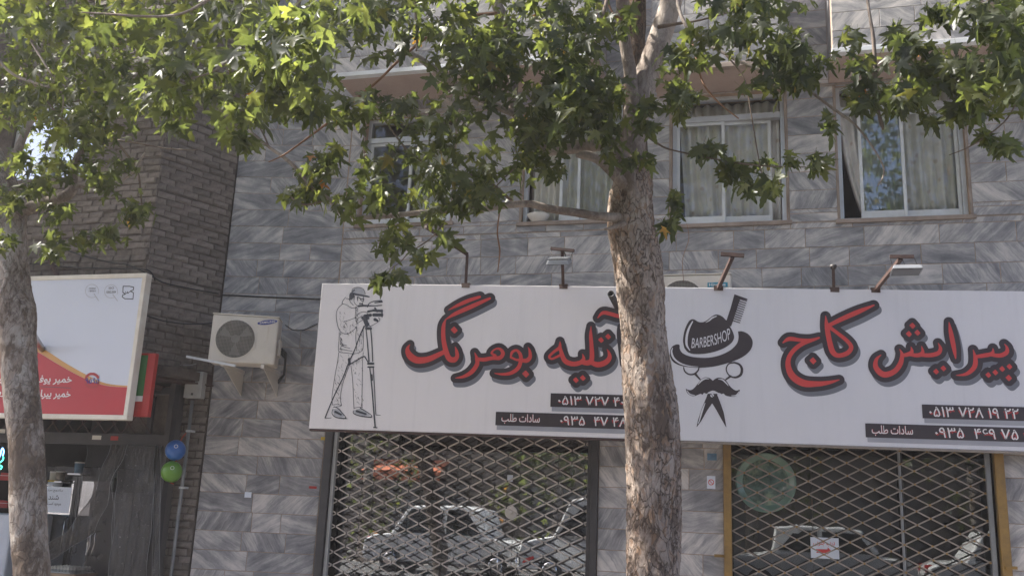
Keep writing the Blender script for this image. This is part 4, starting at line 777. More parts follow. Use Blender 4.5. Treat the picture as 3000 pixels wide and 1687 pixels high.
MB().box(-4.77, -1.79, .02, .06, 2.62, 2.70).build('top_rail', MAT['dark'], g1); MB().box(-4.77, -1.79, .02, .06, .06, .12).build('bottom_rail', MAT['dark'], g1)
g2 = thing('lattice_gate', 'brown metal lattice gate with gold rivets and gold posts below the barbershop sign', 'gate')
for a, b in ((-.428, -.352), (2.085, 2.168)): MB().box(a, b, -.05, .06, 0, 2.72).build('post', MAT['gold'], g2, bevel=.006)
MB().box(2.015, 2.055, .0, .05, 0, 2.70).build('rail', MAT['pipe'], g2, bevel=.003)
xm = at(2642, 1480, GY).x; MB().box(xm - .012, xm + .012, GY + .012, GY + .05, .1, 2.7).build('rail', MAT['pipe'], g2, bevel=.003)
n1 = at(2253, 1312, GY); lattice(g2, -.35, 2.012, .12, 2.62, GY, .247, .127, n1.x, n1.z, MAT['slat2'], .0135, MAT['gold'], (.0085, .0085))
MB().box(-.35, 2.08, .02, .06, 2.62, 2.70).build('top_rail', MAT['gold'], g2); MB().box(-.35, 2.08, .02, .06, .06, .12).build('bottom_rail', MAT['gold'], g2)
for px, py in ((2108, 1627), (2963, 1662)):
    p = at(px, py, -.06); MB().box(p.x - .05, p.x + .05, -.07, -.051, p.z - .014, p.z + .014).build('latch', MAT['gold'], g2)
# ------------------------------------------------------------------ glass shopfronts behind the gates
def shopfront(x0, x1, split, label, z1=2.72, gm='glasss'):
    s = thing('shopfront', label, 'shopfront'); y = .16
    f = MB().box(x0, x0 + .05, y, y + .05, 0, z1).box(x1 - .05, x1, y, y + .05, 0, z1).box(x0 + .05, x1 - .05, y, y + .05, z1 - .06, z1).box(x0 + .05, x1 - .05, y, y + .05, 0, .08); f.build('frame', MAT['dark'], s)
    xs = [x0 + .05] + split + [x1 - .05]
    for a, b in zip(xs[:-1], xs[1:]): MB().box(a + .003, b - .003, y + .02, y + .03, .08, z1 - .06).build('pane', MAT[gm], s)
    return s
xd = at(1503, 1500, .17).x
f1 = shopfront(-4.87, -1.715, [at(1170, 1500, .17).x, xd], 'glass shopfront of the photo studio behind the cream gate')
f2 = shopfront(-.425, 2.165, [at(2380, 1500, .17).x, at(2650, 1500, .17).x], 'glass shopfront of the barbershop behind the brown gate', gm='glassb')
p = at(1497, 1500, .17); MB().lathe((p.x, .178, p.z), (0, -1, 0), [(0, .065), (.008, .07), (.012, .06), (.014, .02), (.03, .018), (.032, .0)], 28).build('door_lock', MAT['acw'], f1, smooth=False)
for px in (1458, 1513): q0, q1 = at(px, 1620, .12), at(px, 1680, .12); MB().tube([(q0.x, .176, q0.z), (q0.x, .11, q0.z), (q1.x, .11, q1.z), (q1.x, .176, q1.z)], .010, 8).build('door_handle', MAT['chrome'], f1, smooth=True)
p = at(1494, 1400, .17); MB().box(p.x - .03, p.x + .03, .172, .178, p.z - .035, p.z + .035).build('sticker', MAT['paper'], f1)
pz = [tuple(at(*q, .176)) for q in ((1530, 1645), (1540, 1634), (1562, 1628), (1565, 1634), (1545, 1644), (1532, 1648))]; MB().prism(pz, lambda q: (q[0], .170, q[2]), lambda q: (q[0], .173, q[2])).build('red_sticker', MAT['redp'], f1)
# ------------------------------------------------------------------ inside the studio
dc = thing('display_shelf', 'pale teal cube shelf full of picture frames inside the studio', 'shelf')
ZS = zconv(900, 1220, 2.862)
def cubic(x0, y0, x1, y1, y=.30, d=.3, t=.022):
    a = at(*ZS(x0, y0), y); b = at(*ZS(x1, y1), y); m = MB(); X0, X1, Z1, Z0 = a.x, b.x, a.z, b.z
    m.box(X0, X0 + t, y, y + d, Z0, Z1); m.box(X1 - t, X1, y, y + d, Z0, Z1); m.box(X0 + t, X1 - t, y, y + d, Z1 - t, Z1); m.box(X0 + t, X1 - t, y, y + d, Z0, Z0 + t); return m.build('cube', MAT['frameg'], dc)
for q in ((752, 965, 1008, 1228), (1012, 965, 1262, 1240), (562, 1045, 748, 1208), (540, 1222, 800, 1420), (804, 1232, 1130, 1420), (1134, 1262, 1400, 1420)): cubic(*q)
def picture(x0, y0, x1, y1, y, fm, pm, label, tilt=0, t=.03):
    a = at(*ZS(x0, y0), y); b = at(*ZS(x1, y1), y); w, h = b.x - a.x, a.z - b.z; s = thing('picture_frame', label, 'picture frame'); m = MB()
    m.box(-w / 2, -w / 2 + t, 0, .025, -h / 2, h / 2).box(w / 2 - t, w / 2, 0, .025, -h / 2, h / 2).box(-w / 2 + t, w / 2 - t, 0, .025, h / 2 - t, h / 2).box(-w / 2 + t, w / 2 - t, 0, .025, -h / 2, -h / 2 + t); m.build('frame', fm, s, bevel=.004)
    MB().box(-w / 2 + t, w / 2 - t, .010, .022, -h / 2 + t, h / 2 - t).build('picture', pm, s); s.location = ((a.x + b.x) / 2, y, (a.z + b.z) / 2); s.rotation_euler = (R(-4), R(tilt), 0); return s
picture(830, 1030, 925, 1170, .36, MAT['framed'], MAT['photob'], 'small blue photo standing in a cube of the studio shelf')
picture(1085, 1050, 1225, 1215, .36, MAT['pwhite'], MAT['photo'], 'ornate white picture frame leaning in the studio shelf', 9)
picture(1305, 1065, 1448, 1250, .30, MAT['framed'], MAT['photo'], 'navy picture frame beside the studio shelf', 2)
picture(846, 690, 1165, 958, .40, MAT['frameg'], MAT['photo'], 'large grey picture frame on top of the studio shelf')
picture(590, 1070, 720, 1195, .36, MAT['frameg'], MAT['photo'], 'small grey picture frame in the left cube of the studio shelf')
picture(900, 1270, 1090, 1420, .36, MAT['pwhite'], MAT['photob'], 'pale oval looking frame at the bottom of the studio shelf')
# ------------------------------------------------------------------ inside the barbershop
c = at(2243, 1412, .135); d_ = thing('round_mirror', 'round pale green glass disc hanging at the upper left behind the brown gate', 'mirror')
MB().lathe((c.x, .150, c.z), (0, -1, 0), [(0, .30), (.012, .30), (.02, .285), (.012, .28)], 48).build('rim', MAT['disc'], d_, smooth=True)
MB().lathe((c.x, .148, c.z), (0, -1, 0), [(0, .281)] + [(.03 - .03 * (t / 8) ** 2, .281 * t / 8) for t in range(8, -1, -1)], 48).build('glass', MAT['leafglint'], d_, smooth=True)
c = at(2385, 1476, .9); ck = thing('wall_clock', 'small round brown wall clock inside the barbershop', 'clock'); MB().lathe((c.x, .92, c.z), (0, -1, 0), [(0, .06), (.02, .06), (.03, .048), (.022, .044)], 24).build('case', MAT['clock'], ck); MB().bar((c.x, .885, c.z), (c.x + .01, .885, c.z + .035), .006).build('hand', MAT['black'], ck)
a, b = at(2374, 1572, .172), at(2459, 1637, .172); pn = thing('paper_notice', 'white paper notice with a red arrow behind the brown gate', 'notice'); MB().box(a.x, b.x, .168, .172, b.z, a.z).build('sheet', MAT['paper'], pn)
GP = Plane(-4.88, .168, 5, .168); ar = [GP.px(*q) for q in ((2390, 1607), (2424, 1608), (2425, 1602), (2435, 1612), (2424, 1624), (2423, 1619), (2391, 1618), (2394, 1612))]
decal('arrow', GP, .002, [ar], MAT['red'], pn); u0, v0 = GP.px(2383, 1595); u1, _ = GP.px(2446, 1595)
text('lettering', GP, .002, '\uFBFD\uFE91\uFEEE\uFEE8\uFE9F \uFE8F\uFEAD\uFEA9', u0, v0 - .01, u1 - u0, .05, MAT['red'], pn, bold=.01)
# barber chair seen faintly
# ------------------------------------------------------------------ outdoor units of air conditioners
def ac_unit(pl, u0, u1, v0, v1, w0, depth, label, logo):
    s = thing('air_conditioner', label, 'air conditioner'); W, H = u1 - u0, v1 - v0
    MB().pbox(pl, u0, u1, v0, v1, w0, w0 + depth).build('casing', MAT['acw'], s, bevel=.018)
    MB().pbox(pl, u0 - .004, u1 + .004, v1 + .0, v1 + .014, w0 - .002, w0 + depth + .006).build('lid', MAT['acw'], s, bevel=.005)
    cu, cv, r = u0 + W * .375, v0 + H * .5, H * .43; P = lambda u, v, w: pl.P(u, v, w0 + depth + w)
    oct_ = [(cu + r * 1.08 * math.cos(R(a)), cv + r * 1.04 * math.sin(R(a))) for a in (22.5, 67.5, 112.5, 157.5, 202.5, 247.5, 292.5, 337.5)]
    n = 48; ring = MB(); ri = .93 * r
    o8 = []
    for k in range(n):
        a = 2 * math.pi * k / n; best = 9
        for i in range(8):
            (x0, y0), (x1, y1) = oct_[i], oct_[(i + 1) % 8]; dx, dy = math.cos(a), math.sin(a); ex, ey = x1 - x0, y1 - y0; den = dx * ey - dy * ex
            if abs(den) > 1e-9:
                t = ((x0 - cu) * ey - (y0 - cv) * ex) / den; q = ((x0 - cu) * dy - (y0 - cv) * dx) / den
                if t > 0 and -1e-6 <= q <= 1 + 1e-6: best = min(best, t)
        o8.append(best)
    for k in range(n):
        a, b = 2 * math.pi * k / n, 2 * math.pi * (k + 1) / n; k2 = (k + 1) % n
        q = [P(cu + o8[k] * math.cos(a), cv + o8[k] * math.sin(a), .006), P(cu + o8[k2] * math.cos(b), cv + o8[k2] * math.sin(b), .006), P(cu + ri * math.cos(b), cv + ri * math.sin(b), .010), P(cu + ri * math.cos(a), cv + ri * math.sin(a), .010)]
        ring.add(q, [(0, 1, 2, 3)])
    ring.build('fan_surround', MAT['acw'], s)
    MB().lathe(P(cu, cv, .0015), pl.n, [(0, ri), (.001, ri)], 40).build('fan_opening', MAT['acd'], s)
    fb = MB()
    for k in range(3):
        a = k * 2.094 + .5; q = []
        for t, wdt in ((.2, .10), (.6, .22), (.92, .25)):
            for sgn in (-1, 1): aa = a + sgn * wdt * 1.6; q.append(P(cu + ri * t * math.cos(aa), cv + ri * t * math.sin(aa), .0035 + .0015 * sgn))
        fb.add(q, [(0, 1, 3, 2), (2, 3, 5, 4)])
    fb.lathe(P(cu, cv, .0035), pl.n, [(0, ri * .22), (.003, ri * .2)], 20); fb.build('fan', MAT['acg'], s)
    gr = MB(); k = -ri + .012
    while k < ri:
        h = math.sqrt(max(0, ri * ri - k * k)); gr.bar(P(cu - h, cv + k, .010), P(cu + h, cv + k, .010), .0042); gr.bar(P(cu + k, cv - h, .008), P(cu + k, cv + h, .008), .0036); k += .0155
    stuff(gr.build('grille', MAT['acg'], s))
    logo(s, P, u0, u1, v0, v1); return s
def samsung(s, P, u0, u1, v0, v1):
    W, H = u1 - u0, v1 - v0; cu, cv = u0 + W * .83, v1 - H * .11; mb = MB(); n = 30; q = []
    for k in range(n): a = 2 * math.pi * k / n; x, y = .108 * math.cos(a), .026 * math.sin(a); q.append(P(cu + x, cv + y + x * .18, .004))
    mb.add(q, [tuple(range(n))]); mb.build('brand_badge', MAT['blue'], s)
    pl = Plane(P(u0, 0, 0).x, P(u0, 0, 0).y, P(u1, 0, 0).x, P(u1, 0, 0).y); text('brand_lettering', pl, .006, 'SAMSUNG', cu - u0 - .085, cv - .026, .17, .026, MAT['pwhite'], s, bold=.02, slope=.16)
    mb = MB(); rg = random.Random(2)
    for k in range(12): v = v0 + H * (.45 + .03 * k); mb.add([P(u0 + W * .845, v, .003), P(u0 + W * .865 + rg.uniform(0, .012), v, .003), P(u0 + W * .865, v + .012, .003), P(u0 + W * .845, v + .012, .003)], [(0, 1, 2, 3)])
    stuff(mb.build('faint_print', MAT['cream'], s))
lp0 = lambda px, py, w: LEFT.P(*LEFT.px(px, py, w), w)
aw = .0; _p = lp0(716, 992, .62); _t = R(21); ACP = Plane(_p.x - 1 * math.cos(_t), _p.y - 1 * math.sin(_t), _p.x + 1 * math.cos(_t), _p.y + 1 * math.sin(_t)); a = ACP.px(621, 919, 0); b = ACP.px(804, 1067, 0)
c2 = ACP.px(611, 1059, 0)
ac1 = ac_unit(ACP, (a[0] + c2[0]) / 2, b[0], (b[1] + c2[1]) / 2, a[1], -.30, .30, 'weathered cream air conditioner outdoor unit on brackets on the marble wall', samsung)
U0, U1, V0 = (a[0] + c2[0]) / 2, b[0], (b[1] + c2[1]) / 2
for uu in (U0 + .16, U1 - .13):
    m = MB(); A0 = ACP.P(uu, V0 - .022, -.0); nn = -Vector(LEFT.n); dl = ((Vector(LEFT.o) - A0).dot(Vector(LEFT.n))) / -1; dl = abs(dl) - .003; m.bar(A0, A0 + nn * dl, .04, .042)
    q = [A0 + nn * .05 + Vector((0, 0, -.022)), A0 + nn * dl + Vector((0, 0, -.022)), A0 + nn * dl + Vector((0, 0, -.27))]; q2 = [p + Vector(LEFT.d) * .008 for p in q]
    m.add(q + q2, [(0, 1, 2), (5, 4, 3), (0, 3, 4, 1), (1, 4, 5, 2), (2, 5, 3, 0)]); m.build('bracket', MAT['acw'], ac1)
m = MB().pbox(ACP, U1 + .002, U1 + .03, V0 + .12, V0 + .3, -.25, -.1); m.build('valve_cover', MAT['acw'], ac1, bevel=.006)
m = MB()
for k in range(3): m.tube([ACP.P(U1 + .03, V0 + .16 + .03 * k, -.2), ACP.P(U1 + .08, V0 + .12 + .03 * k, -.25), ACP.P(U1 + .06, V0 - .05, -.4), ACP.P(U1 - .05, V0 - .12 - .02 * k, -.62)], .013, 7)
m.build('refrigerant_pipe', MAT['black_cable'], ac1, smooth=True)
def hisense(s, P, u0, u1, v0, v1):
    W, H = u1 - u0, v1 - v0; pl = Plane(P(u0, 0, 0).x, P(u0, 0, 0).y, P(u1, 0, 0).x, P(u1, 0, 0).y)
    MB().add([P(u0 + W * .70, v1 - .135, .004), P(u0 + W * .955, v1 - .135, .004), P(u0 + W * .955, v1 - .085, .004), P(u0 + W * .70, v1 - .085, .004)], [(0, 1, 2, 3)]).build('brand_badge', MAT['teal'], s)
    text('brand_lettering', pl, .006, 'Hisense', W * .72, v1 - .125, W * .21, .032, MAT['pwhite'], s, bold=.01)
HP = Plane(-4.88, 0, 9, 0); hw = .10; r = HP.px(2142, 803, hw + .22); l = HP.px(1905, 803, hw + .22)
ac2 = ac_unit(HP, r[0] - .80, r[0], r[1] - .55, r[1], hw, .22, 'cream air conditioner outdoor unit peeking out above the barbershop sign', hisense)
MB().pbox(HP, r[0] - .7, r[0] - .66, r[1] - .60, r[1] - .551, 0, hw + .24).pbox(HP, r[0] - .14, r[0] - .10, r[1] - .60, r[1] - .551, 0, hw + .24).build('bracket', MAT['acw'], ac2)
# ------------------------------------------------------------------ floodlight arms over the signs
def flood(parent, c, yawd, tilt, size=(.26, .17, .055), face=MAT['floodface'], fins=True):
    mt = Matrix.Translation(c) @ Matrix.Rotation(R(yawd), 4, 'Z') @ Matrix.Rotation(R(tilt), 4, 'X'); a, b, h = size[0] / 2, size[1] / 2, size[2]
    body = [(-a, -b, 0), (a, -b, 0), (a, b, 0), (-a, b, 0), (-a * .86, -b * .8, h), (a * .86, -b * .8, h), (a * .86, b * .8, h), (-a * .86, b * .8, h)]
    MB().add([mt @ Vector(v) for v in body], [(0, 3, 2, 1), (4, 5, 6, 7), (0, 1, 5, 4), (1, 2, 6, 5), (2, 3, 7, 6), (3, 0, 4, 7)]).build('lamp_body', MAT['floodgrey'], parent, bevel=.006)
    MB().add([mt @ Vector(v) for v in ((-a * .9, -b * .88, -.004), (a * .9, -b * .88, -.004), (a * .9, b * .88, -.004), (-a * .9, b * .88, -.004))], [(0, 1, 2, 3)]).build('lens', face, parent)
    if fins:
        f = MB()
        for k in range(13): x = -a * .8 + 1.6 * a * k / 12; v = [mt @ Vector(q) for q in ((x - .003, -b * .75, h), (x + .003, -b * .75, h), (x + .003, b * .75, h), (x - .003, b * .75, h), (x - .003, -b * .75, h + .02), (x + .003, -b * .75, h + .02), (x + .003, b * .75, h + .02), (x - .003, b * .75, h + .02))]; f.add(v, [(0, 1, 5, 4), (1, 2, 6, 5), (2, 3, 7, 6), (3, 0, 4, 7), (4, 5, 6, 7)])
        f.build('cooling_fins', MAT['floodgrey'], parent)
def sy(px): p = at(px, 830, -.5); u = SIGN.px(px, 830)[0]; return SIGN.P(u, 0).y
def arm(pts, label, w=.035):
    s = thing('floodlight_arm', label, 'floodlight arm', group='rusty floodlight arms on the signs'); del s['group']; m = MB()
    for p, q in zip(pts[:-1], pts[1:]): m.bar(p, q, w)
    m.bar(pts[0] - Vector((.04, 0, 0)), pts[0] + Vector((.05, 0, 0)), .05); m.build('arm', MAT['rust'], s); return s
y0 = sy(1367) - .02
s = arm([SIGN.P(SIGN.px(1364, 822)[0], 3.97, -.02), at(1369, 745, y0 - .02), at(1306, 703, y0 - .32), at(1247, 664, y0 - .6)], 'rusty bent floodlight arm without a lamp, left above the studio sign', .03)
s = arm([SIGN.P(SIGN.px(1650, 826)[0], 3.97, -.02), at(1647, 734, sy(1647) - .30)], 'rusty floodlight arm whose silver lamp hangs from its crossbar left of the trunk', .03)
a, b = at(1614, 728, sy(1647) - .3), at(1682, 735, sy(1647) - .3); MB().bar(a, b, .035, .028).build('crossbar', MAT['rust'], s); k = (a + b) / 2
lc = at(1638, 772, sy(1647) - .34); flood(s, lc, 0, 24, (.235, .15, .04)); MB().tube([a + (k - a) * .1, lc + Vector((-.1, .02, .01))], .004, 5).build('hanger', MAT['dark'], s); MB().tube([b + (k - b) * .1, lc + Vector((.1, .02, .01))], .004, 5).build('hanger', MAT['dark'], s); MB().tube([k, k + Vector((.03, .02, -.05)), lc + Vector((.06, .03, .02))], .006, 6).build('cable', MAT['black_cable'], s)
ya = sy(2103); s = arm([SIGN.P(SIGN.px(2104, 836)[0], 3.97, -.01), at(2146, 752, ya - .55)], 'rusty T shaped floodlight arm without lamp beside the half hidden air conditioner', .034); a, b = at(2112, 744, ya - .55), at(2180, 749, ya - .55); MB().bar(a, b, .035).build('crossbar', MAT['rust'], s)
ya = sy(2443); s = arm([SIGN.P(SIGN.px(2444, 842)[0], 3.97, -.02), at(2441, 782, ya - .04)], 'short rusty post with a knob on top above the barbershop sign', .028); MB().lathe(at(2441, 783, ya - .04), (0, 0, 1), [(-.02, .02), (0, .035), (.02, .035), (.03, .015)], 14).build('knob', MAT['dark'], s, smooth=True)
ya = sy(2565); s = arm([SIGN.P(SIGN.px(2564, 844)[0], 3.97, -.02), at(2640, 757, ya - .5)], 'rusty slanted floodlight arm with a grey lamp at the right end of the barbershop sign', .034)
a, b = at(2607, 752, ya - .5), at(2677, 752, ya - .5); MB().bar(a, b, .03).build('crossbar', MAT['rust'], s); lc = at(2655, 797, ya - .52); flood(s, lc, 2, -6, (.27, .2, .045), fins=False)
for q, dx in ((a, -.11), (b, .11), ((a + b) / 2, .0)): MB().bar(q, lc + Vector((dx, .02, .045)), .012, .004).build('hanger', MAT['dark'], s)
# pipe stubs that stick out in front of the signs beside the trunks
for (pa, pb, yy, lbl) in (((1789, 860), (1812, 905), -1.0, 'dark pipe stub sticking out in front of the studio sign beside the trunk'), ((100, 985), (126, 1026), -1.75, 'steel pipe stub sticking out in front of the lightbox sign')):
    A = at(*pa, yy); B_ = at(*pb, yy + .36); pipe = MB(); d = (A - B_).normalized(); pipe.lathe(B_, d, [(0, .034), ((A - B_).length, .034), ((A - B_).length, .029), ((A - B_).length - .1, .028)], 18)
    tag(pipe.build('pipe_stub', MAT['dark'] if yy > -1.2 else MAT['steel'], None, smooth=True), lbl, 'pipe')
# ------------------------------------------------------------------ small things on the marble
for nm, q, m, lbl in (('sticker', (1082 / 1, 0, 0, 0), None, None),): pass
def sticker(pl, x0, y0, x1, y1, m, label, name='sticker'):
    a, b = pl.px(x0, y0), pl.px(x1, y1); return tag(MB().pbox(pl, a[0], b[0], b[1], a[1], .004, .0055).build(name, m, None), label, 'sticker')
sticker(LEFT, 718, 1440, 736, 1457, MAT['paper'], 'torn white paper sticker on the marble left of the studio gate')
sticker(LEFT, 906, 1423, 928, 1431, MAT['redp'], 'small red sticker on the marble beside the studio gate post')
sticker(LEFT, 941, 1279, 956, 1289, MAT['yellow'], 'small yellow sticker under the corner of the studio sign')
ns = tag(thing('no_smoking_sign', None, None), 'small white no smoking sign on the marble left of the gold post', 'sign'); a, b = MAIN.px(2071, 1393), MAIN.px(2096, 1431)
MB().pbox(MAIN, a[0], b[0], b[1], a[1], .004, .008).build('plate', MAT['paper'], ns); cu, cv = (a[0] + b[0]) / 2, (a[1] + b[1]) / 2 - .0
layer('symbol', MAIN, .0095, [[(cu + .026 * math.cos(t * .3), cv + .026 * math.sin(t * .3), .0035) for t in range(22)], [(cu - .018, cv + .018, .003), (cu + .018, cv - .018, .003)]], [], MAT['red'], ns, h=.003)
sticker(MAIN, 2072, 1327, 2100, 1348, MAT['photob'], 'small blue sticker on the marble under the barbershop sign')
# ------------------------------------------------------------------ cables
def cable(pts, r, label, m=MAT['black_cable'], k=6):
    P = [tuple(p) for p in pts]; Q = smooth(P, k); return tag(MB().tube(Q, r, 6).build('cable', m, None, smooth=True), label, 'cable')
lp = lambda px, py, w=.012: LEFT.P(*LEFT.px(px, py, w), w)
sp_ = lambda px, py, w=.03: SIDE.P(*SIDE.px(px, py, w), w)
cable([lp(652, 864), lp(700, 866), lp(780, 870), lp(860, 873), lp(940, 876)], .009, 'black cable clipped along the marble above the air conditioner')
cable([at(175, 723, -1.17), at(230, 745, -1.17), at(320, 768, -1.17), at(375, 776, -1.17), at(440, 806, -1.17), sp_(480, 828), sp_(560, 846), sp_(640, 860)], .008, 'black cable running across the brick corner above the lightbox sign')
cable([at(75, 770, -1.17), at(200, 782, -1.17), at(330, 787, -1.17), at(430, 790, -1.2), sp_(455, 822, .05)], .007, 'thin black cable along the top of the lightbox sign')
cable([sp_(432, 925), sp_(480, 940), sp_(540, 948), sp_(600, 948), sp_(628, 944)], .007, 'black cable sagging across the lower brick side wall')
cable([lp(836, 952, .3), lp(858, 966, .15), lp(885, 967, .03), lp(905, 960), lp(930, 948)], .006, 'black cable from the air conditioner to the studio sign')
cable([at(2012, 655, -.3), at(2018, 700, -.32), at(2000, 760, -.34), at(2003, 825, -.36)], .003, 'thin pale wire hanging down to the half hidden air conditioner', MAT['twigr'])
cable([at(415, 1040, -.7), at(450, 1065, -.65), at(500, 1085, -.6), at(530, 1080, -.55), at(560, 1068, -.5)], .004, 'thin pale wire drooping from the lightbox sign to the meter box', MAT['boxg'])
cable([at(415, 1053, -.72), at(480, 1062, -.66), at(545, 1070, -.6), at(575, 1065, -.5)], .004, 'second thin pale wire above the drooping one by the meter box', MAT['boxg'])
# white strip, meter box, drain pipe, balloons
A, B_ = lp(546, 1044, .75), lp(690, 1071, .7); tag(MB().bar(A, B_, .012, .026).build('metal_strip', MAT['aluw'], None), 'white metal strip lying across the bracket under the air conditioner', 'strip')
PB = Plane(-6.9, -.42, -6.2, -.36); a, b = PB.px(556, 1090), PB.px(597, 1168); mbx = thing('meter_box', 'small grey electric box below the left end of the air conditioner', 'electric box')
MB().pbox(PB, a[0], b[0], b[1], a[1], -.02, .08).build('body', MAT['boxg'], mbx, bevel=.006); MB().pbox(PB, a[0] + .02, b[0] - .02, b[1] + .09, a[1] - .02, .081, .086).build('cover', MAT['boxg'], mbx, bevel=.003); MB().pbox(PB, (a[0] + b[0]) / 2 - .012, (a[0] + b[0]) / 2 + .012, b[1] + .03, b[1] + .055, .081, .09).build('screw', MAT['dark'], mbx)
pp = thing('drain_pipe', 'thin grey conduit pipe running down the brick pier', 'pipe'); q0, q1 = at(552, 1170, -.36), at(513, 1687, -.36); x = (q0.x + q1.x) / 2
MB().tube([(x, -.36, .1), (x, -.36, 1.4), (x + .004, -.36, 2.0), (x, -.36, at(552, 1172, -.36).z)], .019, 12).build('pipe', MAT['pipe'], pp, smooth=True)
for py in (1262, 1428): z = at(540, py, -.36).z; MB().box(x - .022, x + .05, -.386, -.30, z - .012, z + .012).build('clip', MAT['aluw'], pp, bevel=.003)
for (px, py, rr, m, lbl) in ((514, 1318, 32, MAT['bblue'], 'blue balloon hanging above the green one at the brick pier'), (503, 1381, 33, MAT['bgreen'], 'green balloon hanging below the blue one at the brick pier')):
    c = at(px, py, -.62); r = rr * .00345; bl = thing('balloon', lbl, 'balloon')
    MB().lathe(c, (0, 0, 1), [(-r * 1.04 + .0, .003)] + [(r * 1.04 * math.sin(R(t)), r * math.cos(R(t))) for t in range(-84, 90, 12)] + [(r * 1.05, .002)], 32).build('skin', m, bl, smooth=True)
    for az, el in ((-70, -35), (35, 20), (-20, 62) if rr == 33 else (150, 10)):
        d = Vector((math.sin(R(az)) * math.cos(R(el)), -math.cos(R(az)) * math.cos(R(el)), math.sin(R(el)))); t1 = d.cross(Vector((0, 0, 1))).normalized(); t2 = t1.cross(d)
        MB().tube([c + d * r * .985 + (t1 * math.cos(k * .5236) + t2 * math.sin(k * .5236)) * r * .17 for k in range(13)], r * .03, 6).build('printed_ring', MAT['pwhite'], bl, smooth=True)
s0 = at(545, 1268, -.6); cable([s0, at(530, 1290, -.61), at(516, 1350, -.63), at(490, 1380, -.60), at(490, 1405, -.60), at(508, 1417, -.62)], .004, 'orange string holding the two balloons', MAT['string'])
# ------------------------------------------------------------------ grocery under the brick storey
YS = -.50
def gp(px, py, y=YS): return at(px, py, y)
gf = thing('grocery_front', 'dark steel shop front of the grocery with a lattice transom', 'shopfront')
zb0, zb1 = gp(300, 1302).z, gp(300, 1268).z; xr = gp(482, 1290).x
MB().box(-10.6, xr, YS, YS + .06, zb0, zb1).build('lintel_beam', MAT['dark'], gf, bevel=.004)
MB().box(xr - .0, xr + .07, YS - .02, YS + .08, 0, 2.98).build('post', MAT['dark'], gf, bevel=.004); MB().box(-10.6, xr, YS, YS + .06, 2.86, 2.94).build('top_beam', MAT['dark'], gf)
nx = -10.4
while nx < xr - .1:
    for a, b in (((nx, zb1), (nx + .42, 2.86)), ((nx, 2.86), (nx + .42, zb1))):
        if b[0] < xr: MB().bar((a[0], YS + .03 + (.008 if a[1] < 2.7 else 0), a[1]), (b[0], YS + .03 + (.008 if a[1] < 2.7 else 0), b[1]), .014, .006, (0, 1, 0)).build('transom_slat', MAT['rust'], gf)
    nx += .21
for px, py, m, k in ((283, 1281, MAT['cream'], .06), (335, 1283, MAT['redp'], .05), (5, 1262, MAT['cream'], .05)):
    q = gp(px, py, YS - .004); MB().box(q.x - k, q.x + k, YS - .005, YS - .001, q.z - .024, q.z + .024).build('sticker', m, gf)
MB().box(xr - .62, xr + .0, YS + .10, YS + .14, zb1, 2.97).build('side_panel', MAT['mortar'], gf); MB().box(xr - .30, xr - .24, YS + .05, YS + .09, zb1, 2.97).build('upright', MAT['dark'], gf)
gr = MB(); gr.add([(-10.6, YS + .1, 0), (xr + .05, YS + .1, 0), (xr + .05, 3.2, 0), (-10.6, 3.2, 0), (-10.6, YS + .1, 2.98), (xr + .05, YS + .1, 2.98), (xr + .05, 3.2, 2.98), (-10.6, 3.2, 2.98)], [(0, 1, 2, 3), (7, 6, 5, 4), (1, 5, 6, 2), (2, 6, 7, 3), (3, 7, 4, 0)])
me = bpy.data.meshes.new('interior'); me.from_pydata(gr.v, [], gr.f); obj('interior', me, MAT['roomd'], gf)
# clear plastic door strips
def strip(pts, y, label, wav=.02, n=8, seed=0, m='pvc'):
    """pts: (x left, x right, pixel row) from top to bottom"""
    vs, fs = [], []; rows = []
    for (xa, xb, py) in pts: rows.append((gp(xa, py, y), gp(xb, py, y)))
    dense = []
    for (a, b), (c, d) in zip(rows[:-1], rows[1:]):
        for k in range(6): dense.append((a.lerp(c, k / 6), b.lerp(d, k / 6)))
    dense.append(rows[-1])
    for j, (a, b) in enumerate(dense):
        for i in range(n + 1):
            p = a.lerp(b, i / n); vs.append((p.x, y + wav * math.sin(i * 1.7 + seed + .35 * j) + wav * .7 * math.sin(j * .8 + i * .5), p.z))
    for j in range(len(dense) - 1):
        for i in range(n): k = j * (n + 1) + i; fs.append((k, k + 1, k + n + 2, k + n + 1))
    o = thing('plastic_strip', label, 'door strip'); MB().add(vs, fs).build('sheet', MAT[m], o, smooth=True)
    for e in (0, n): MB().tube([vs[j * (n + 1) + e] for j in range(len(dense))], .0022, 5).build('edge', MAT['pipe'], o, smooth=True)
    return o
strip([(252, 338, 1302), (246, 335, 1380), (232, 330, 1470), (215, 325, 1560), (200, 322, 1690)], YS - .02, 'straight clear plastic door strip at the left of the grocery entrance', seed=1, m='pvcl')
strip([(362, 456, 1302), (350, 452, 1360), (338, 448, 1450), (330, 442, 1560), (318, 430, 1690), (312, 424, 1800)], YS - .05, 'wide dusty clear plastic door strip at the right of the grocery entrance', wav=.014, n=12, seed=2)
strip([(462, 474, 1305), (452, 470, 1450), (444, 466, 1690)], YS - .03, 'narrow clear plastic door strip next to the grocery door post', wav=.006, seed=3)
strip([(330, 372, 1302), (300, 345, 1380), (250, 310, 1480), (195, 268, 1560), (125, 205, 1610), (60, 130, 1650)], YS - .10, 'twisted clear plastic door strip tied back diagonally to the left', wav=.035, n=10, seed=4, m='pvct')
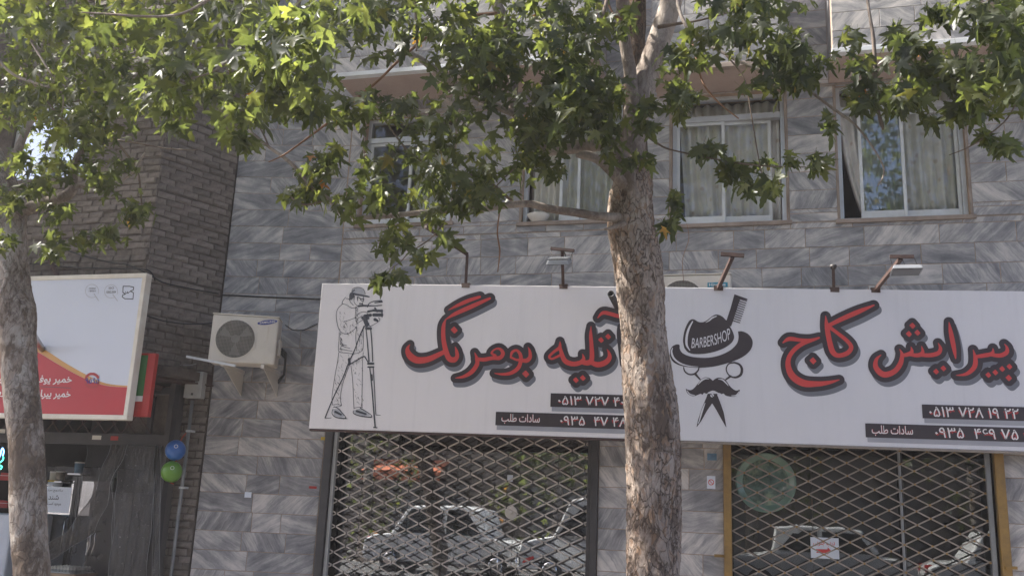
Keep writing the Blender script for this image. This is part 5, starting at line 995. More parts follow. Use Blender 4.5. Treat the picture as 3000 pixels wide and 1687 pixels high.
# fridges
def fridge(x0, x1, y, z1, label, hx):
    s = thing('fridge', label, 'fridge'); MB().box(x0, x1, y + .03, y + .6, 0, z1).build('cabinet', MAT['fridge'], s, bevel=.01)
    for a, b in ((x0, (x0 + x1) / 2), ((x0 + x1) / 2, x1)):
        m = MB(); t = .05; m.box(a + .004, a + t, y - .01, y + .028, .1, z1 - .12).box(b - t, b - .004, y - .01, y + .028, .1, z1 - .12).box(a + t, b - t, y - .01, y + .028, .1, .16).box(a + t, b - t, y - .01, y + .028, z1 - .18, z1 - .12); d = m.build('door', MAT['fridge'], s)
        MB().box(a + t, b - t, y + .004, y + .01, .16, z1 - .18).build('pane', MAT['glasss'], d)
    for q in hx: MB().tube([(q, y - .012, .98), (q, y - .05, 1.0), (q, y - .055, 1.2), (q, y - .05, 1.4), (q, y - .012, 1.42)], .010, 8).build('handle', MAT['chrome'], s, smooth=True)
    return s
xa, xb = gp(120, 1500, .55).x, gp(330, 1500, .55).x; xm = (xa + xb) / 2
fridge(xa, xb, .5, 2.05, 'black double door drinks fridge inside the grocery', (xm - .07, xm + .07))
fx0, fx1 = gp(262, 1560, -.05).x, gp(322, 1560, -.05).x
s = thing('fridge', 'tall black fridge with curved chrome handles near the grocery entrance', 'fridge'); MB().box(fx0, fx1 + .25, -.05, .55, 0, 1.75).build('cabinet', MAT['fridge'], s, bevel=.01)
for px0, px1 in ((255, 275), (268, 288)): a, b = gp(px1, 1555, -.1), gp(px0, 1628, -.1); MB().tube(smooth([(a.x, -.055, a.z), (a.x - .015, -.12, a.z - .03), ((a.x + b.x) / 2 + .02, -.13, (a.z + b.z) / 2), (b.x + .015, -.12, b.z + .03), (b.x, -.055, b.z)], 4), .010, 8).build('handle', MAT['chrome'], s, smooth=True)
# packets on the fridge shelves
rg = random.Random(8)
for k, (px, py, w, h, m) in enumerate(((160, 1400, .05, .16, 'cream'), (180, 1395, .06, .12, 'food'), (164, 1425, .09, .15, 'paper'), (235, 1370, .06, .14, 'photob'))):
    q = gp(px, py, .44); b = thing('food_tub', ['slim cream tub on the top shelf of the grocery fridge', 'brown packet beside the slim cream tub in the grocery fridge', 'white tub with a yellow lid in the grocery fridge', 'pale blue packet at the right of the grocery fridge'][k], 'food tub')
    MB().lathe((q.x, .42, q.z - h / 2), (0, 0, 1), [(0, w * .85), (h * .9, w)], 18).build('tub', MAT[m], b, smooth=True); MB().lathe((q.x, .42, q.z + h * .4), (0, 0, 1), [(0, w * 1.05), (h * .12, w * 1.03)], 18).build('lid', MAT['yellow' if k == 2 else 'pwhite'], b)
    MB().box(q.x - w * 1.6, q.x + w * 1.6, .34, .5, q.z - h / 2 - .02, q.z - h / 2 - .001).build('shelf_plate', MAT['steel'], b)
# paper notice
a, b = gp(136, 1424, -.16), gp(200, 1502, -.16); pn = thing('paper_notice', 'white handwritten paper notice inside the grocery right of the left trunk', 'notice'); MB().box(a.x, b.x, -.16, -.157, b.z, a.z).build('sheet', MAT['paper'], pn)
NP = Plane(-12, -.16, 0, -.16)
for body, x0, x1, y0, y1 in (('\uFEA9\uFEAE\uFEB3 \uFE9E\uFBFE\uFEEE\uFEAA\uFEE7\uFE8E\uFEB3', 139, 184, 1430, 1440), ('\uFEAA\uFEE8\uFEB7', 141, 172, 1448, 1462), ('\uFE96\uFEB3\uFE8D \uFEA9\uFEEE\uFE9F\uFEEE\uFEE3', 138, 178, 1468, 1480)):
    p, q, r = NP.px(x0, y1), NP.px(x1, y1), NP.px(x0, y0); text('lettering', NP, .002, body, p[0], p[1], q[0] - p[0], r[1] - p[1], MAT['ink'], pn, bold=.01)
# eggs on a box
c = gp(215, 1668, -.30); bx = tag(MB().box(c.x - .26, c.x + .22, -.55, -.15, c.z - .34, c.z - .03).build('cardboard_box', MAT['card'], None, bevel=.006), 'brown cardboard box under the egg tray at the grocery entrance', 'box')
tag(MB().box(c.x - .3, c.x + .3, -.6, -.1, 0, c.z - .341).build('counter', MAT['fridge'], None, bevel=.01), 'dark low counter that carries the cardboard box in the grocery', 'counter')
et = thing('egg_tray', 'grey egg tray full of white eggs on the cardboard box', 'egg tray'); tr = MB().box(c.x - .2, c.x + .2, -.52, -.18, c.z - .029, c.z - .012)
for i in range(9):
    for j in range(7): tr.lathe((c.x - .178 + i * .0445, -.49 + j * .047, c.z - .0125), (0, 0, 1), [(0, .016), (.022, .0225)], 8)
tr.build('tray', MAT['eggtray'], et)
em = MB().lathe((0, 0, 0), (0, 0, 1), [(-.024, .003)] + [(.024 * math.sin(R(t)) * (1.15 if t > 0 else 1), .0195 * math.cos(R(t))) for t in range(-75, 90, 15)], 14).mesh('egg', True); em.materials.append(MAT['egg'])
for i in range(8):
    for j in range(6): o = obj('egg', em, None, et); o.location = (c.x - .155 + i * .0445, -.466 + j * .047, c.z + .020); o.rotation_euler = (rg.gauss(0, .2), rg.gauss(0, .2), rg.uniform(0, 6))
# white counter with packets at the far left, neon sign
a = gp(0, 1500, -.2); MBx = MB().box(a.x - 1.2, gp(40, 1500, -.2).x, -.2, .5, 0, gp(20, 1505, -.2).z); tag(MBx.build('chest_freezer', MAT['paper'], None, bevel=.03), 'pale chest freezer inside the grocery left of the left trunk', 'freezer')
for k, (px, py) in enumerate(((20, 1395), (8, 1475))):
    q = gp(px, py, .1); w = .09; pk = thing('food_packet', 'red %s packet hanging inside the grocery at the left edge' % ('upper', 'lower')[k], 'packet'); MB().prism([(-w, -.05), (w, -.05), (w * .9, .04), (-w * .9, .05)], lambda p: (q.x + p[0], .08, q.z + p[1]), lambda p: (q.x + p[0] * .9, .12, q.z + p[1] * .9)).build('pouch', MAT['redlid'], pk, bevel=.008); MB().bar((q.x - w, .078, q.z + .01), (q.x + w, .078, q.z + .01), .02, .004).build('label_band', MAT['pwhite'], pk)
nq = lambda px, py: at(px, py, -.56); ne = thing('neon_sign', 'lit blue and green neon script at the left edge of the grocery', 'neon sign')
MB().tube(smooth([nq(-10, 1345), nq(0, 1335), nq(4, 1318), nq(8, 1312), nq(11, 1322), nq(8, 1335)], 4), .006, 8).build('blue_tube', MAT['neonb'], ne, smooth=True); MB().tube(smooth([nq(-12, 1360), nq(2, 1352), nq(9, 1345), nq(10, 1338)], 4), .006, 8).build('green_tube', MAT['neong'], ne, smooth=True); MB().tube([nq(-12, 1380), nq(3, 1372), nq(6, 1366), nq(0, 1362)], .006, 8).build('green_tube', MAT['neong'], ne, smooth=True)
# ------------------------------------------------------------------ the other side of the street, seen in the panes
ob = thing('opposite_building', 'low plastered building across the street, mirrored in the shop glass', 'building')
MB().box(-26, 22, -30, -22, 0, 7.2).build('wall', MAT['opp'], ob); MB().box(-26.2, 22.2, -30, -21.7, 7.2, 7.5).build('roof_edge', MAT['sill'], ob)
for k in range(9):
    x = -23 + k * 5; MB().box(x, x + 2.8, -21.99, -21.9, .1, 2.7).build('roller_shutter', MAT['opp2'], ob); w = MB().box(x + .5, x + 2.2, -21.99, -21.93, 4.2, 5.8).build('window', MAT['carg'], ob); MB().box(x + .4, x + 2.3, -21.995, -21.86, 4.1, 4.19).build('sill', MAT['sill'], w)
MB().box(-8.6, -5.5, -21.99, -21.6, 3.85, 4.3).build('fascia', MAT['tealp'], ob)
MB().add([(-13.7, -21.9, 3.5), (-10.8, -21.9, 3.5), (-10.8, -20.8, 3.05), (-13.7, -20.8, 3.05), (-13.7, -20.8, 2.72), (-10.8, -20.8, 2.72)], [(0, 1, 2, 3), (3, 2, 5, 4)]).build('awning', MAT['orange'], ob)
MB().box(-60, 60, -17.39, -12.2, -.155, .16).build('far_carriageway', MAT['asphalt'])['kind'] = 'structure'
def car(x, y, label, body, L=4.3, Wd=1.7, H=1.48, van=False, flip=1):
    s = thing('parked_car', label, 'car'); z0 = .162; sx = lambda t: x + flip * t
    prof = [(-L / 2, .45), (-L / 2 + .02, .80), (-L / 2 + .25, .92), (-L / 2 + .75, .95), (-L / 2 + 1.15, H * .97), (-L / 2 + 1.6, H), (.45, H), (.95, H * .95), (L / 2 - 1.1, .98), (L / 2 - .15, .82), (L / 2, .62), (L / 2 - .02, .30), (-L / 2 + .05, .28)] if not van else [(-L / 2, .45), (-L / 2 + .02, 1.0), (-L / 2 + .12, H * .93), (-L / 2 + .4, H), (.7, H), (1.05, H * .96), (L / 2 - .85, 1.08), (L / 2 - .1, .92), (L / 2, .62), (L / 2 - .02, .30), (-L / 2 + .05, .28)]
    nb = MB(); rows = []
    for t in (-1, -.86, .86, 1):
        rows.append([(sx(px * (1 if abs(t) < .9 else .985)), y + t * Wd / 2 * (1.0 if pz < 1.0 else .84 if abs(t) > .9 else .80), z0 + pz * (1 if abs(t) < .9 else .985)) for px, pz in prof])
    n = len(prof); vs = [v for r_ in rows for v in r_]; fs = []
    for j in range(3):
        for i in range(n): k = (i + 1) % n; fs.append((j * n + i, j * n + k, (j + 1) * n + k, (j + 1) * n + i))
    fs += [tuple(range(n)), tuple(3 * n + i for i in reversed(range(n)))]; nb.add(vs, fs).build('body', body, s, bevel=.03)
    gl = ([(-L / 2 + .95, 1.0), (-L / 2 + 1.25, H - .12), (-.1, H - .1), (-.1, 1.0)], [(.02, 1.0), (.02, H - .1), (.5, H - .12), (L / 2 - 1.25, 1.02)]) if not van else ([(-L / 2 + .35, 1.08), (-L / 2 + .45, H - .2), (-.3, H - .18), (-.3, 1.08)], [(-.2, 1.08), (-.2, H - .18), (.7, H - .2), (L / 2 - 1.0, 1.12)])
    for q in gl:
        for sd in (-1, 1): MB().prism(q, lambda p: (sx(p[0]), y + sd * (Wd / 2 * (.995 - .15 * min(1, max(0, (p[1] - .98) / .5)))) + sd * .012, z0 + p[1]), lambda p: (sx(p[0]), y + sd * (Wd / 2 * (.995 - .15 * min(1, max(0, (p[1] - .98) / .5)))) - sd * .03, z0 + p[1])).build('side_window', MAT['carg'], s)
    for wx_ in (-L / 2 + .8, L / 2 - .85):
        for sd in (-1, 1): w = MB().lathe((sx(wx_), y + sd * (Wd / 2 - .1), z0 + .30), (0, sd, 0), [(-.1, .27), (-.08, .30), (.1, .30), (.12, .27), (.118, .18)], 24).build('wheel', MAT['tyre'], s, smooth=True); MB().lathe((sx(wx_), y + sd * (Wd / 2 - .1), z0 + .30), (0, sd, 0), [(.119, .19), (.135, .17), (.125, .05), (.14, .02)], 20).build('rim', MAT['chrome'], w)
    for sd in (-1, 1): MB().box(min(sx(-L / 2 - .01), sx(-L / 2 + .12)), max(sx(-L / 2 - .01), sx(-L / 2 + .12)), y + sd * .55 - .14, y + sd * .55 + .14, z0 + .68, z0 + .86).build('tail_light', MAT['lampred'], s, bevel=.02); MB().box(min(sx(L / 2 - .2), sx(L / 2 + .0)), max(sx(L / 2 - .2), sx(L / 2 + .0)), y + sd * .55 - .15, y + sd * .55 + .15, z0 + .66, z0 + .8).build('headlight', MAT['chrome'], s, bevel=.02)
    return s
car(-8.0, -14.2, 'white saloon car parked across the street, mirrored at the left of the studio glass', MAT['carw'], H=1.72, L=4.5)
car(-3.55, -13.4, 'tall white van parked across the street, mirrored at the right of the studio glass', MAT['carw'], L=4.7, H=2.05, van=True, flip=-1)
car(1.1, -14.0, 'white car parked across the street, mirrored at the left of the barbershop glass', MAT['carw'], H=1.6, flip=-1)
car(5.4, -13.8, 'white hatchback parked across the street, mirrored at the right of the barbershop glass', MAT['carw'], H=1.66, L=4.0)
# ------------------------------------------------------------------ plane trees
def leaf_mesh(seed):
    rg = random.Random(seed); lobes = [(-118, .50), (-60, .80), (0, 1.0), (60, .80), (118, .50)]; out = [(0.0, -.06)]
    for i, (a, L) in enumerate(lobes):
        L *= rg.uniform(.9, 1.1); a += rg.uniform(-5, 5)
        def pt(r, da): t = R(a + da); return (r * math.sin(t), .12 + r * math.cos(t) * .92)
        hw = 25 if i in (1, 2, 3) else 27
        out += [pt(.36 * L ** .5, -hw - 4), pt(.55 * L, -hw * .80), pt(.60 * L, -hw * .50), pt(.80 * L, -8.5), pt(L, rg.uniform(-2, 2)), pt(.78 * L, 8.5), pt(.60 * L, hw * .48), pt(.54 * L, hw * .80)]
    out.append((0.0, -.06)); out = out[:-1]
    n = len(out); V = [(0, .12)] + out; fold = rg.uniform(-.15, .45); dr = rg.uniform(.1, .95); tw = rg.uniform(-.6, .6)
    def lift(x, y):
        r2 = x * x + (y - .1) ** 2; th = math.atan2(x, y - .1 + 1e-6); ridge = abs(math.sin(th * 180 / 60 * math.pi / 2 / (math.pi / 2))) if r2 > .02 else 0
        return fold * abs(x) * .8 - dr * r2 * .55 + tw * x * (y - .1) + .04 * math.cos(th * 6) * min(1, r2 * 3)
    vs = [(x, y, lift(x, y)) for x, y in V]; fs = [(0, 1 + i, 1 + (i + 1) % n) for i in range(n)]
    vs += [(-.008, -.06, lift(0, -.06)), (.008, -.06, lift(0, -.06)), (.006, -.55, .05), (-.006, -.55, .05)]; k = len(vs); fs.append((k - 4, k - 3, k - 2, k - 1))
    S = .56; vs = [(x * S, y * S, z * S) for x, y, z in vs]        # about 1 unit across
    me = bpy.data.meshes.new('leaf'); me.from_pydata(vs, [], fs); me.update(); me.materials.append(MAT['leaf'])
    me.polygons.foreach_set('use_smooth', [True] * len(me.polygons)); return me
LEAVES = [leaf_mesh(i) for i in range(10)]
LV = [np.array([v.co[:] for v in m.vertices]) for m in LEAVES]; LF = [[tuple(p.vertices) for p in m.polygons] for m in LEAVES]
def leaf_matrix(p, size, rg, droop=.58, face=None):
    t = Vector((rg.gauss(0, 1), rg.gauss(0, 1), 0)); t = t.normalized() * (1 - droop) + Vector((0, 0, -1)) * droop + Vector((rg.gauss(0, .22), rg.gauss(0, .22), rg.gauss(0, .22))); t.normalize()
    n = Vector((rg.gauss(-.1, .75), rg.gauss(-.3, .7), rg.gauss(.75, .5))); n = n - t * n.dot(t)
    if n.length < .05: n = t.cross(Vector((1, 0, 0)))
    n.normalize(); s = t.cross(n)
    return Matrix(((s.x * size, t.x * size, n.x * size, p[0]), (s.y * size, t.y * size, n.y * size, p[1]), (s.z * size, t.z * size, n.z * size, p[2]), (0, 0, 0, 1)))
def px_of(p):
    v = CAMROT @ (np.array(p) - CAM); return (1500 + F_PX * v[0] / v[2], 843.5 + F_PX * v[1] / v[2], v[2]) if v[2] > .1 else None
def stuff_leaves(name, items, parent):
    vs, fs, off = [], [], 0
    for mt, k in items:
        A = np.array(mt); q = LV[k] @ A[:3, :3].T + A[:3, 3]; vs.append(q); fs += [tuple(i + off for i in f) for f in LF[k]]; off += len(q)
    V = np.concatenate(vs); me = bpy.data.meshes.new(name); me.vertices.add(len(V)); me.vertices.foreach_set('co', V.ravel()); ln = np.array([len(f) for f in fs], np.int32); lp_ = np.array([i for f in fs for i in f], np.int32); me.loops.add(len(lp_)); me.loops.foreach_set('vertex_index', lp_); me.polygons.add(len(ln)); me.polygons.foreach_set('loop_start', np.concatenate(([0], np.cumsum(ln)[:-1])).astype(np.int32)); me.update(calc_edges=True); me.validate(); me.polygons.foreach_set('use_smooth', [True] * len(me.polygons))
    return stuff(obj(name, me, MAT['leaf'], parent))
def limb(tree, pts, name='branch', m='limb', y=-4.2, jit=.12, n=9, k=5, seed=0, smoothn=True):
    """pts: (px, py, width in px, [y plane])"""
    P = []
    for q in pts:
        yy = q[3] if len(q) > 3 else y; p = at(q[0], q[1], yy); dist = px_of(p)[2]; P.append((p.x, p.y, p.z, q[2] * dist / F_PX / 2))
    Q = smooth(P, k); return MB().tube([q[:3] for q in Q], [max(q[3], .0015) for q in Q], n, True, jit, seed).build(name, MAT[m], tree, smooth=True)
TY = -4.2
t1 = thing('plane_tree', 'plane tree with a thick flaking trunk standing in front of the two signs', 'tree')
# trunk, down to the ground
b0 = at(1917, 1687, TY); TP = [(b0.x - .02, TY, -.05, .24), (b0.x - .01, TY, .25, .20), (b0.x, TY, .7, .175)]
for px, py, w in ((1918, 1687, 150), (1917, 1600, 149), (1915, 1500, 149), (1912, 1400, 148), (1909, 1300, 146), (1904, 1200, 144), (1896, 1100, 138), (1888, 1000, 134), (1881, 920, 136), (1875, 850, 141), (1868, 790, 137), (1860, 730, 134), (1850, 670, 134), (1848, 620, 132), (1852, 575, 122), (1858, 520, 104), (1862, 470, 92)):
    p = at(px, py, TY); TP.append((p.x, p.y, p.z, w * px_of(p)[2] / F_PX / 2))
Q = smooth(TP, 5)
def bark_tube(TP, amp, seed, n=80, step=.016):
    """trunk with lumps, vertical ridges and flaking scales as real relief"""
    Q = np.array(smooth(TP, 8)); L = np.concatenate(([0], np.cumsum(np.linalg.norm(np.diff(Q[:, :3], axis=0), axis=1)))); m = int(L[-1] / step); t = np.linspace(0, L[-1], m); C = np.stack([np.interp(t, L, Q[:, i]) for i in range(4)], 1)
    mb = MB().tube(C[:, :3].tolist(), C[:, 3].tolist(), n, True); out = []
    for i in range(m):
        c = C[i, :3]; z = c[2]
        for j in range(n):
            v = Vector(mb.v[i * n + j]); d = v - Vector(c); r = d.length; u = d / max(r, 1e-6); q = Vector((u.x * r * 9 + seed, u.y * r * 9, z * 2.6)); w = Vector((u.x * r * 30 + seed, u.y * r * 30, z * 11))
            k = 1.1 * mnoise.noise(q * .45) + .55 * mnoise.noise(q) ; rd = 1 - abs(mnoise.noise(w)) * 2; fl = mnoise.noise(w * 2.3 + Vector((3, 7, 1)))
            out.append(tuple(v + u * amp * (k * 1.5 + .35 * rd + .30 * (1 if fl > .05 else 0) * abs(mnoise.noise(q * 2)) * 2 + .22 * fl)))
    mb.v[:m * n] = out; return mb
bark_tube(TP, .015, 3).build('trunk', MAT['bark'], t1, smooth=True)
limb(t1, [(1858, 600, 92), (1856, 520, 86), (1852, 450, 80), (1856, 380, 78), (1870, 310, 76), (1892, 230, 72), (1920, 150, 68), (1944, 80, 66), (1968, 0, 62), (2000, -150, 52), (2050, -420, 40), (2120, -800, 18)], m='limb', jit=.07, n=16, seed=2)
limb(t1, [(1866, 520, 80, -4.05), (1860, 400, 70, -3.9), (1858, 280, 64, -3.82), (1860, 150, 62, -3.78), (1862, 30, 62, -3.75), (1862, -150, 56, -3.7), (1850, -420, 46, -3.6), (1830, -800, 20, -3.5)], m='barkd', jit=.1, n=18, seed=5)
limb(t1, [(1862, 330, 36, -4.25), (1846, 210, 36, -4.3), (1832, 130, 36, -4.35), (1822, 60, 38, -4.4), (1824, 0, 40, -4.45), (1800, -200, 34, -4.6), (1740, -500, 20, -4.8)], m='limb', jit=.08, n=12, seed=6)
limb(t1, [(1852, 590, 66, -4.28), (1838, 520, 50, -4.32), (1818, 460, 46, -4.34), (1796, 424, 42, -4.36), (1750, 424, 40, -4.36), (1699, 430, 40, -4.38), (1640, 436, 40, -4.40), (1590, 436, 40, -4.42), (1556, 418, 38, -4.44), (1538, 384, 34, -4.46), (1512, 332, 31, -4.48), (1503, 270, 31, -4.5), (1507, 205, 32, -4.5), (1505, 150, 32, -4.52), (1490, 100, 34, -4.54), (1470, 50, 34, -4.56), (1452, 0, 32, -4.58), (1420, -120, 28, -4.7), (1380, -320, 18, -4.9)], m='limb', jit=.10, n=12, seed=8)
limb(t1, [(1846, 560, 40, -4.30), (1800, 512, 32, -4.40), (1764, 476, 29, -4.46), (1735, 460, 28, -4.5), (1706, 454, 24, -4.52), (1690, 456, 14, -4.54)], jit=.1, n=10, seed=9)
limb(t1, [(1830, 640, 34, -4.3), (1786, 636, 28, -4.4), (1740, 632, 26, -4.45), (1680, 622, 25, -4.5), (1610, 612, 24, -4.55), (1556, 598, 22, -4.6), (1500, 600, 20, -4.65), (1420, 612, 18, -4.7), (1335, 616, 18, -4.75), (1240, 622, 16, -4.8), (1130, 634, 16, -4.85), (1040, 636, 15, -4.9), (1000, 624, 15, -4.9), (962, 583, 14, -4.9), (917, 555, 13, -4.9), (883, 510, 11, -4.9), (838, 466, 11, -4.9), (788, 431, 9, -4.9), (745, 395, 8, -4.9), (703, 359, 6, -4.9)], jit=.1, n=9, seed=10)
limb(t1, [(1830, 655, 20, -4.35), (1800, 665, 12, -4.4), (1770, 672, 6, -4.42)], jit=.1, seed=11)
limb(t1, [(1508, 335, 20, -4.5), (1430, 300, 22, -4.6), (1345, 254, 24, -4.7), (1290, 215, 22, -4.7), (1240, 180, 20, -4.75), (1195, 155, 18, -4.8), (1160, 137, 12, -4.8)], jit=.12, n=10, seed=12)
TW = [
 ([(1455, 40, 10, -4.6), (1330, 60, 9, -4.8), (1200, 150, 9, -5), (1110, 235, 8, -5), (1049, 286, 9, -5), (980, 345, 8, -5), (880, 420, 6, -5), (830, 455, 5, -5), (787, 475, 3, -5)], 'twigr'),
 ([(1465, 612, 4, -4.7), (1457, 680, 4.5, -4.7), (1464, 735, 5, -4.7), (1458, 797, 2.5, -4.7)], 'twigr'),
 ([(1500, 590, 8, -4.6), (1414, 522, 8, -4.7), (1302, 503, 8, -4.75), (1240, 474, 7, -4.8), (1186, 432, 6, -4.85), (1120, 340, 5, -4.9), (1080, 270, 3, -4.9)], 'twig'),
 ([(2100, -400, 40, -4.6), (1990, -60, 14, -4.7), (2017, 87, 11, -4.8), (2122, 157, 10, -4.85), (2192, 192, 9, -4.9), (2349, 256, 9, -4.9), (2443, 320, 9, -4.9), (2512, 373, 7, -4.9), (2571, 454, 6, -4.9), (2590, 505, 5, -4.9), (2572, 545, 3, -4.9)], 'limb'),
 ([(2500, -350, 18, -5), (2542, 0, 9, -5), (2559, 116, 11, -5), (2565, 233, 11, -5), (2574, 326, 9, -5), (2582, 360, 12, -5), (2588, 380, 6, -5)], 'limb'),
 ([(2300, -500, 30, -5.2), (2700, -160, 18, -5.2), (2870, 0, 13, -5.2), (2930, 60, 14, -5.2), (3010, 110, 14, -5.2), (3160, 190, 9, -5.2)], 'limb'),
 ([(2450, -480, 24, -5.3), (2780, -120, 14, -5.3), (2905, 10, 10, -5.3), (2970, 80, 9, -5.3), (3030, 140, 8, -5.3), (3140, 260, 6, -5.3)], 'limb'),
 ([(3140, 160, 8, -5.2), (3030, 230, 6, -5.2), (2985, 290, 5, -5.2), (2940, 360, 4, -5.2), (2850, 425, 4, -5.2), (2780, 455, 2.5, -5.2)], 'twig'),
 ([(1900, 400, 12, -4.5), (1943, 431, 6, -4.8), (2005, 448, 5, -4.85), (2126, 472, 5, -4.9), (2230, 486, 4.5, -4.9), (2361, 490, 3, -4.9)], 'twig'),
 ([(2017, 87, 7, -4.85), (2040, 170, 7, -4.9), (2054, 228, 6, -4.9), (2074, 266, 6, -4.9), (2112, 307, 5, -4.9), (2164, 348, 4, -4.9)], 'twigr'),
 ([(2122, 157, 6, -4.85), (2180, 230, 4, -4.9), (2200, 330, 4, -4.9), (2220, 450, 4, -4.9), (2235, 530, 3, -4.9)], 'twig'),
 ([(1930, 80, 14, -4.4), (1985, 70, 10, -4.5), (2050, 60, 6, -4.6), (2160, 30, 4, -4.7), (2250, -10, 3, -4.8)], 'twig'),
 ([(1795, -60, 20, -4.7), (1760, 60, 9, -4.8), (1725, 90, 7, -4.8), (1700, 130, 5, -4.8)], 'twig'),
 ([(1830, 60, 8, -4.5), (1800, 45, 7, -4.6), (1776, 0, 8, -4.6), (1740, -80, 8, -4.7)], 'twigr'),
 ([(1222, -80, 14, -5), (1218, 30, 9, -5), (1222, 100, 8, -5), (1220, 150, 5, -5)], 'twig'),
 ([(1300, 655, 5, -4.8), (1260, 700, 4, -4.85), (1200, 740, 4, -4.9), (1170, 770, 3, -4.9), (1140, 790, 2.5, -4.9)], 'twig'),
 ([(962, 583, 8, -4.9), (900, 600, 6, -4.95), (870, 590, 5, -4.95), (850, 575, 3, -4.95)], 'twig'),
 ([(788, 431, 6, -4.9), (770, 390, 5, -4.9), (745, 350, 4, -4.95)], 'twig'),
 ([(1580, 436, 8, -4.5), (1540, 470, 6, -4.6), (1500, 500, 5, -4.7), (1440, 560, 4, -4.75)], 'twig'),
]
for i, (p, m) in enumerate(TW): limb(t1, p, 'twig', m, jit=.15, n=6, seed=20 + i)
t2 = thing('plane_tree', 'pale trunked plane tree at the left edge in front of the grocery', 'tree')
b0 = at(92, 1687, TY); TP = [(b0.x + .05, TY, -.05, .17), (b0.x + .03, TY, .2, .135), (b0.x + .01, TY, .6, .112)]
for px, py, w in ((91, 1687, 98), (86, 1600, 96), (82, 1500, 95), (80, 1400, 93), (77, 1300, 94), (68, 1200, 94), (58, 1100, 95), (52, 1000, 96), (46, 920, 108), (38, 860, 98), (28, 780, 98), (20, 700, 100), (10, 620, 108), (-8, 540, 100), (-38, 470, 90), (-90, 380, 84), (-150, 250, 76), (-220, 0, 64), (-260, -400, 40)):
    p = at(px, py, TY); TP.append((p.x, p.y, p.z, w * px_of(p)[2] / F_PX / 2))
bark_tube(TP, .008, 9, 64).build('trunk', MAT['bark2'], t2, smooth=True)
limb(t2, [(20, 640, 50), (68, 617, 40), (124, 599, 37), (175, 583, 35), (210, 560, 31), (212, 528, 28), (216, 487, 25), (236, 450, 22), (258, 406, 18), (270, 340, 15), (268, 250, 13), (262, 150, 11), (280, 40, 9), (300, -150, 6)], jit=.12, n=12, seed=30)
limb(t2, [(10, 560, 40, -4.1), (60, 420, 22, -4.0), (120, 300, 16, -3.9), (200, 160, 12, -3.8), (300, 60, 9, -3.7), (420, -60, 6, -3.6)], jit=.12, n=9, seed=31)
for i, (p, m) in enumerate([
 ([(215, 545, 12), (270, 546, 10), (329, 546, 10), (370, 520, 9), (392, 500, 9), (410, 470, 8), (425, 447, 5)], 'limb'), ([(270, 330, 8), (342, 415, 8), (398, 493, 8), (412, 560, 6), (419, 664, 4)], 'twig'),
 ([(-60, 80, 14, -5.2), (0, 180, 9, -5.2), (45, 222, 8, -5.2), (110, 246, 7, -5.2), (180, 272, 6, -5.2), (182, 330, 4, -5.2)], 'limb'), ([(20, -120, 14, -5.4), (45, 0, 9, -5.4), (80, 100, 8, -5.4), (120, 170, 7, -5.4), (155, 225, 5, -5.4)], 'limb'),
 ([(700, -60, 12, -6.3), (560, 30, 9, -6.3), (480, 48, 8, -6.3), (400, 48, 8, -6.3), (320, 42, 7, -6.3), (238, 37, 4, -6.3)], 'limb'), ([(900, -80, 20, -6.2), (860, 40, 12, -6.2), (760, 130, 9, -6.2), (690, 160, 8, -6.2), (640, 200, 8, -6.2), (605, 218, 6, -6.2), (560, 230, 4, -6.2)], 'limb'),
 ([(592, -60, 12, -5.5), (590, 80, 9, -5.5), (596, 150, 7, -5.5), (604, 210, 5, -5.5)], 'limb'), ([(340, 410, 5), (430, 425, 4), (500, 437, 4), (580, 440, 3)], 'twig'), ([(60, 200, 7, -4.8), (110, 260, 6, -4.8), (165, 330, 5, -4.8), (240, 400, 4, -4.8)], 'twig'),
 ([(330, 80, 6, -4.6), (355, 160, 5, -4.6), (395, 120, 5, -4.6), (410, 110, 3, -4.6)], 'twig'), ([(75, 620, 10), (74, 660, 9), (66, 720, 9), (60, 760, 8)], 'limb'), ([(2, 860, 10, -4.34), (14, 830, 12, -4.34), (20, 800, 14, -4.34), (6, 770, 14, -4.33)], 'bark2')]):
    limb(t2, p, 'twig', m, jit=.15, n=6, seed=50 + i)
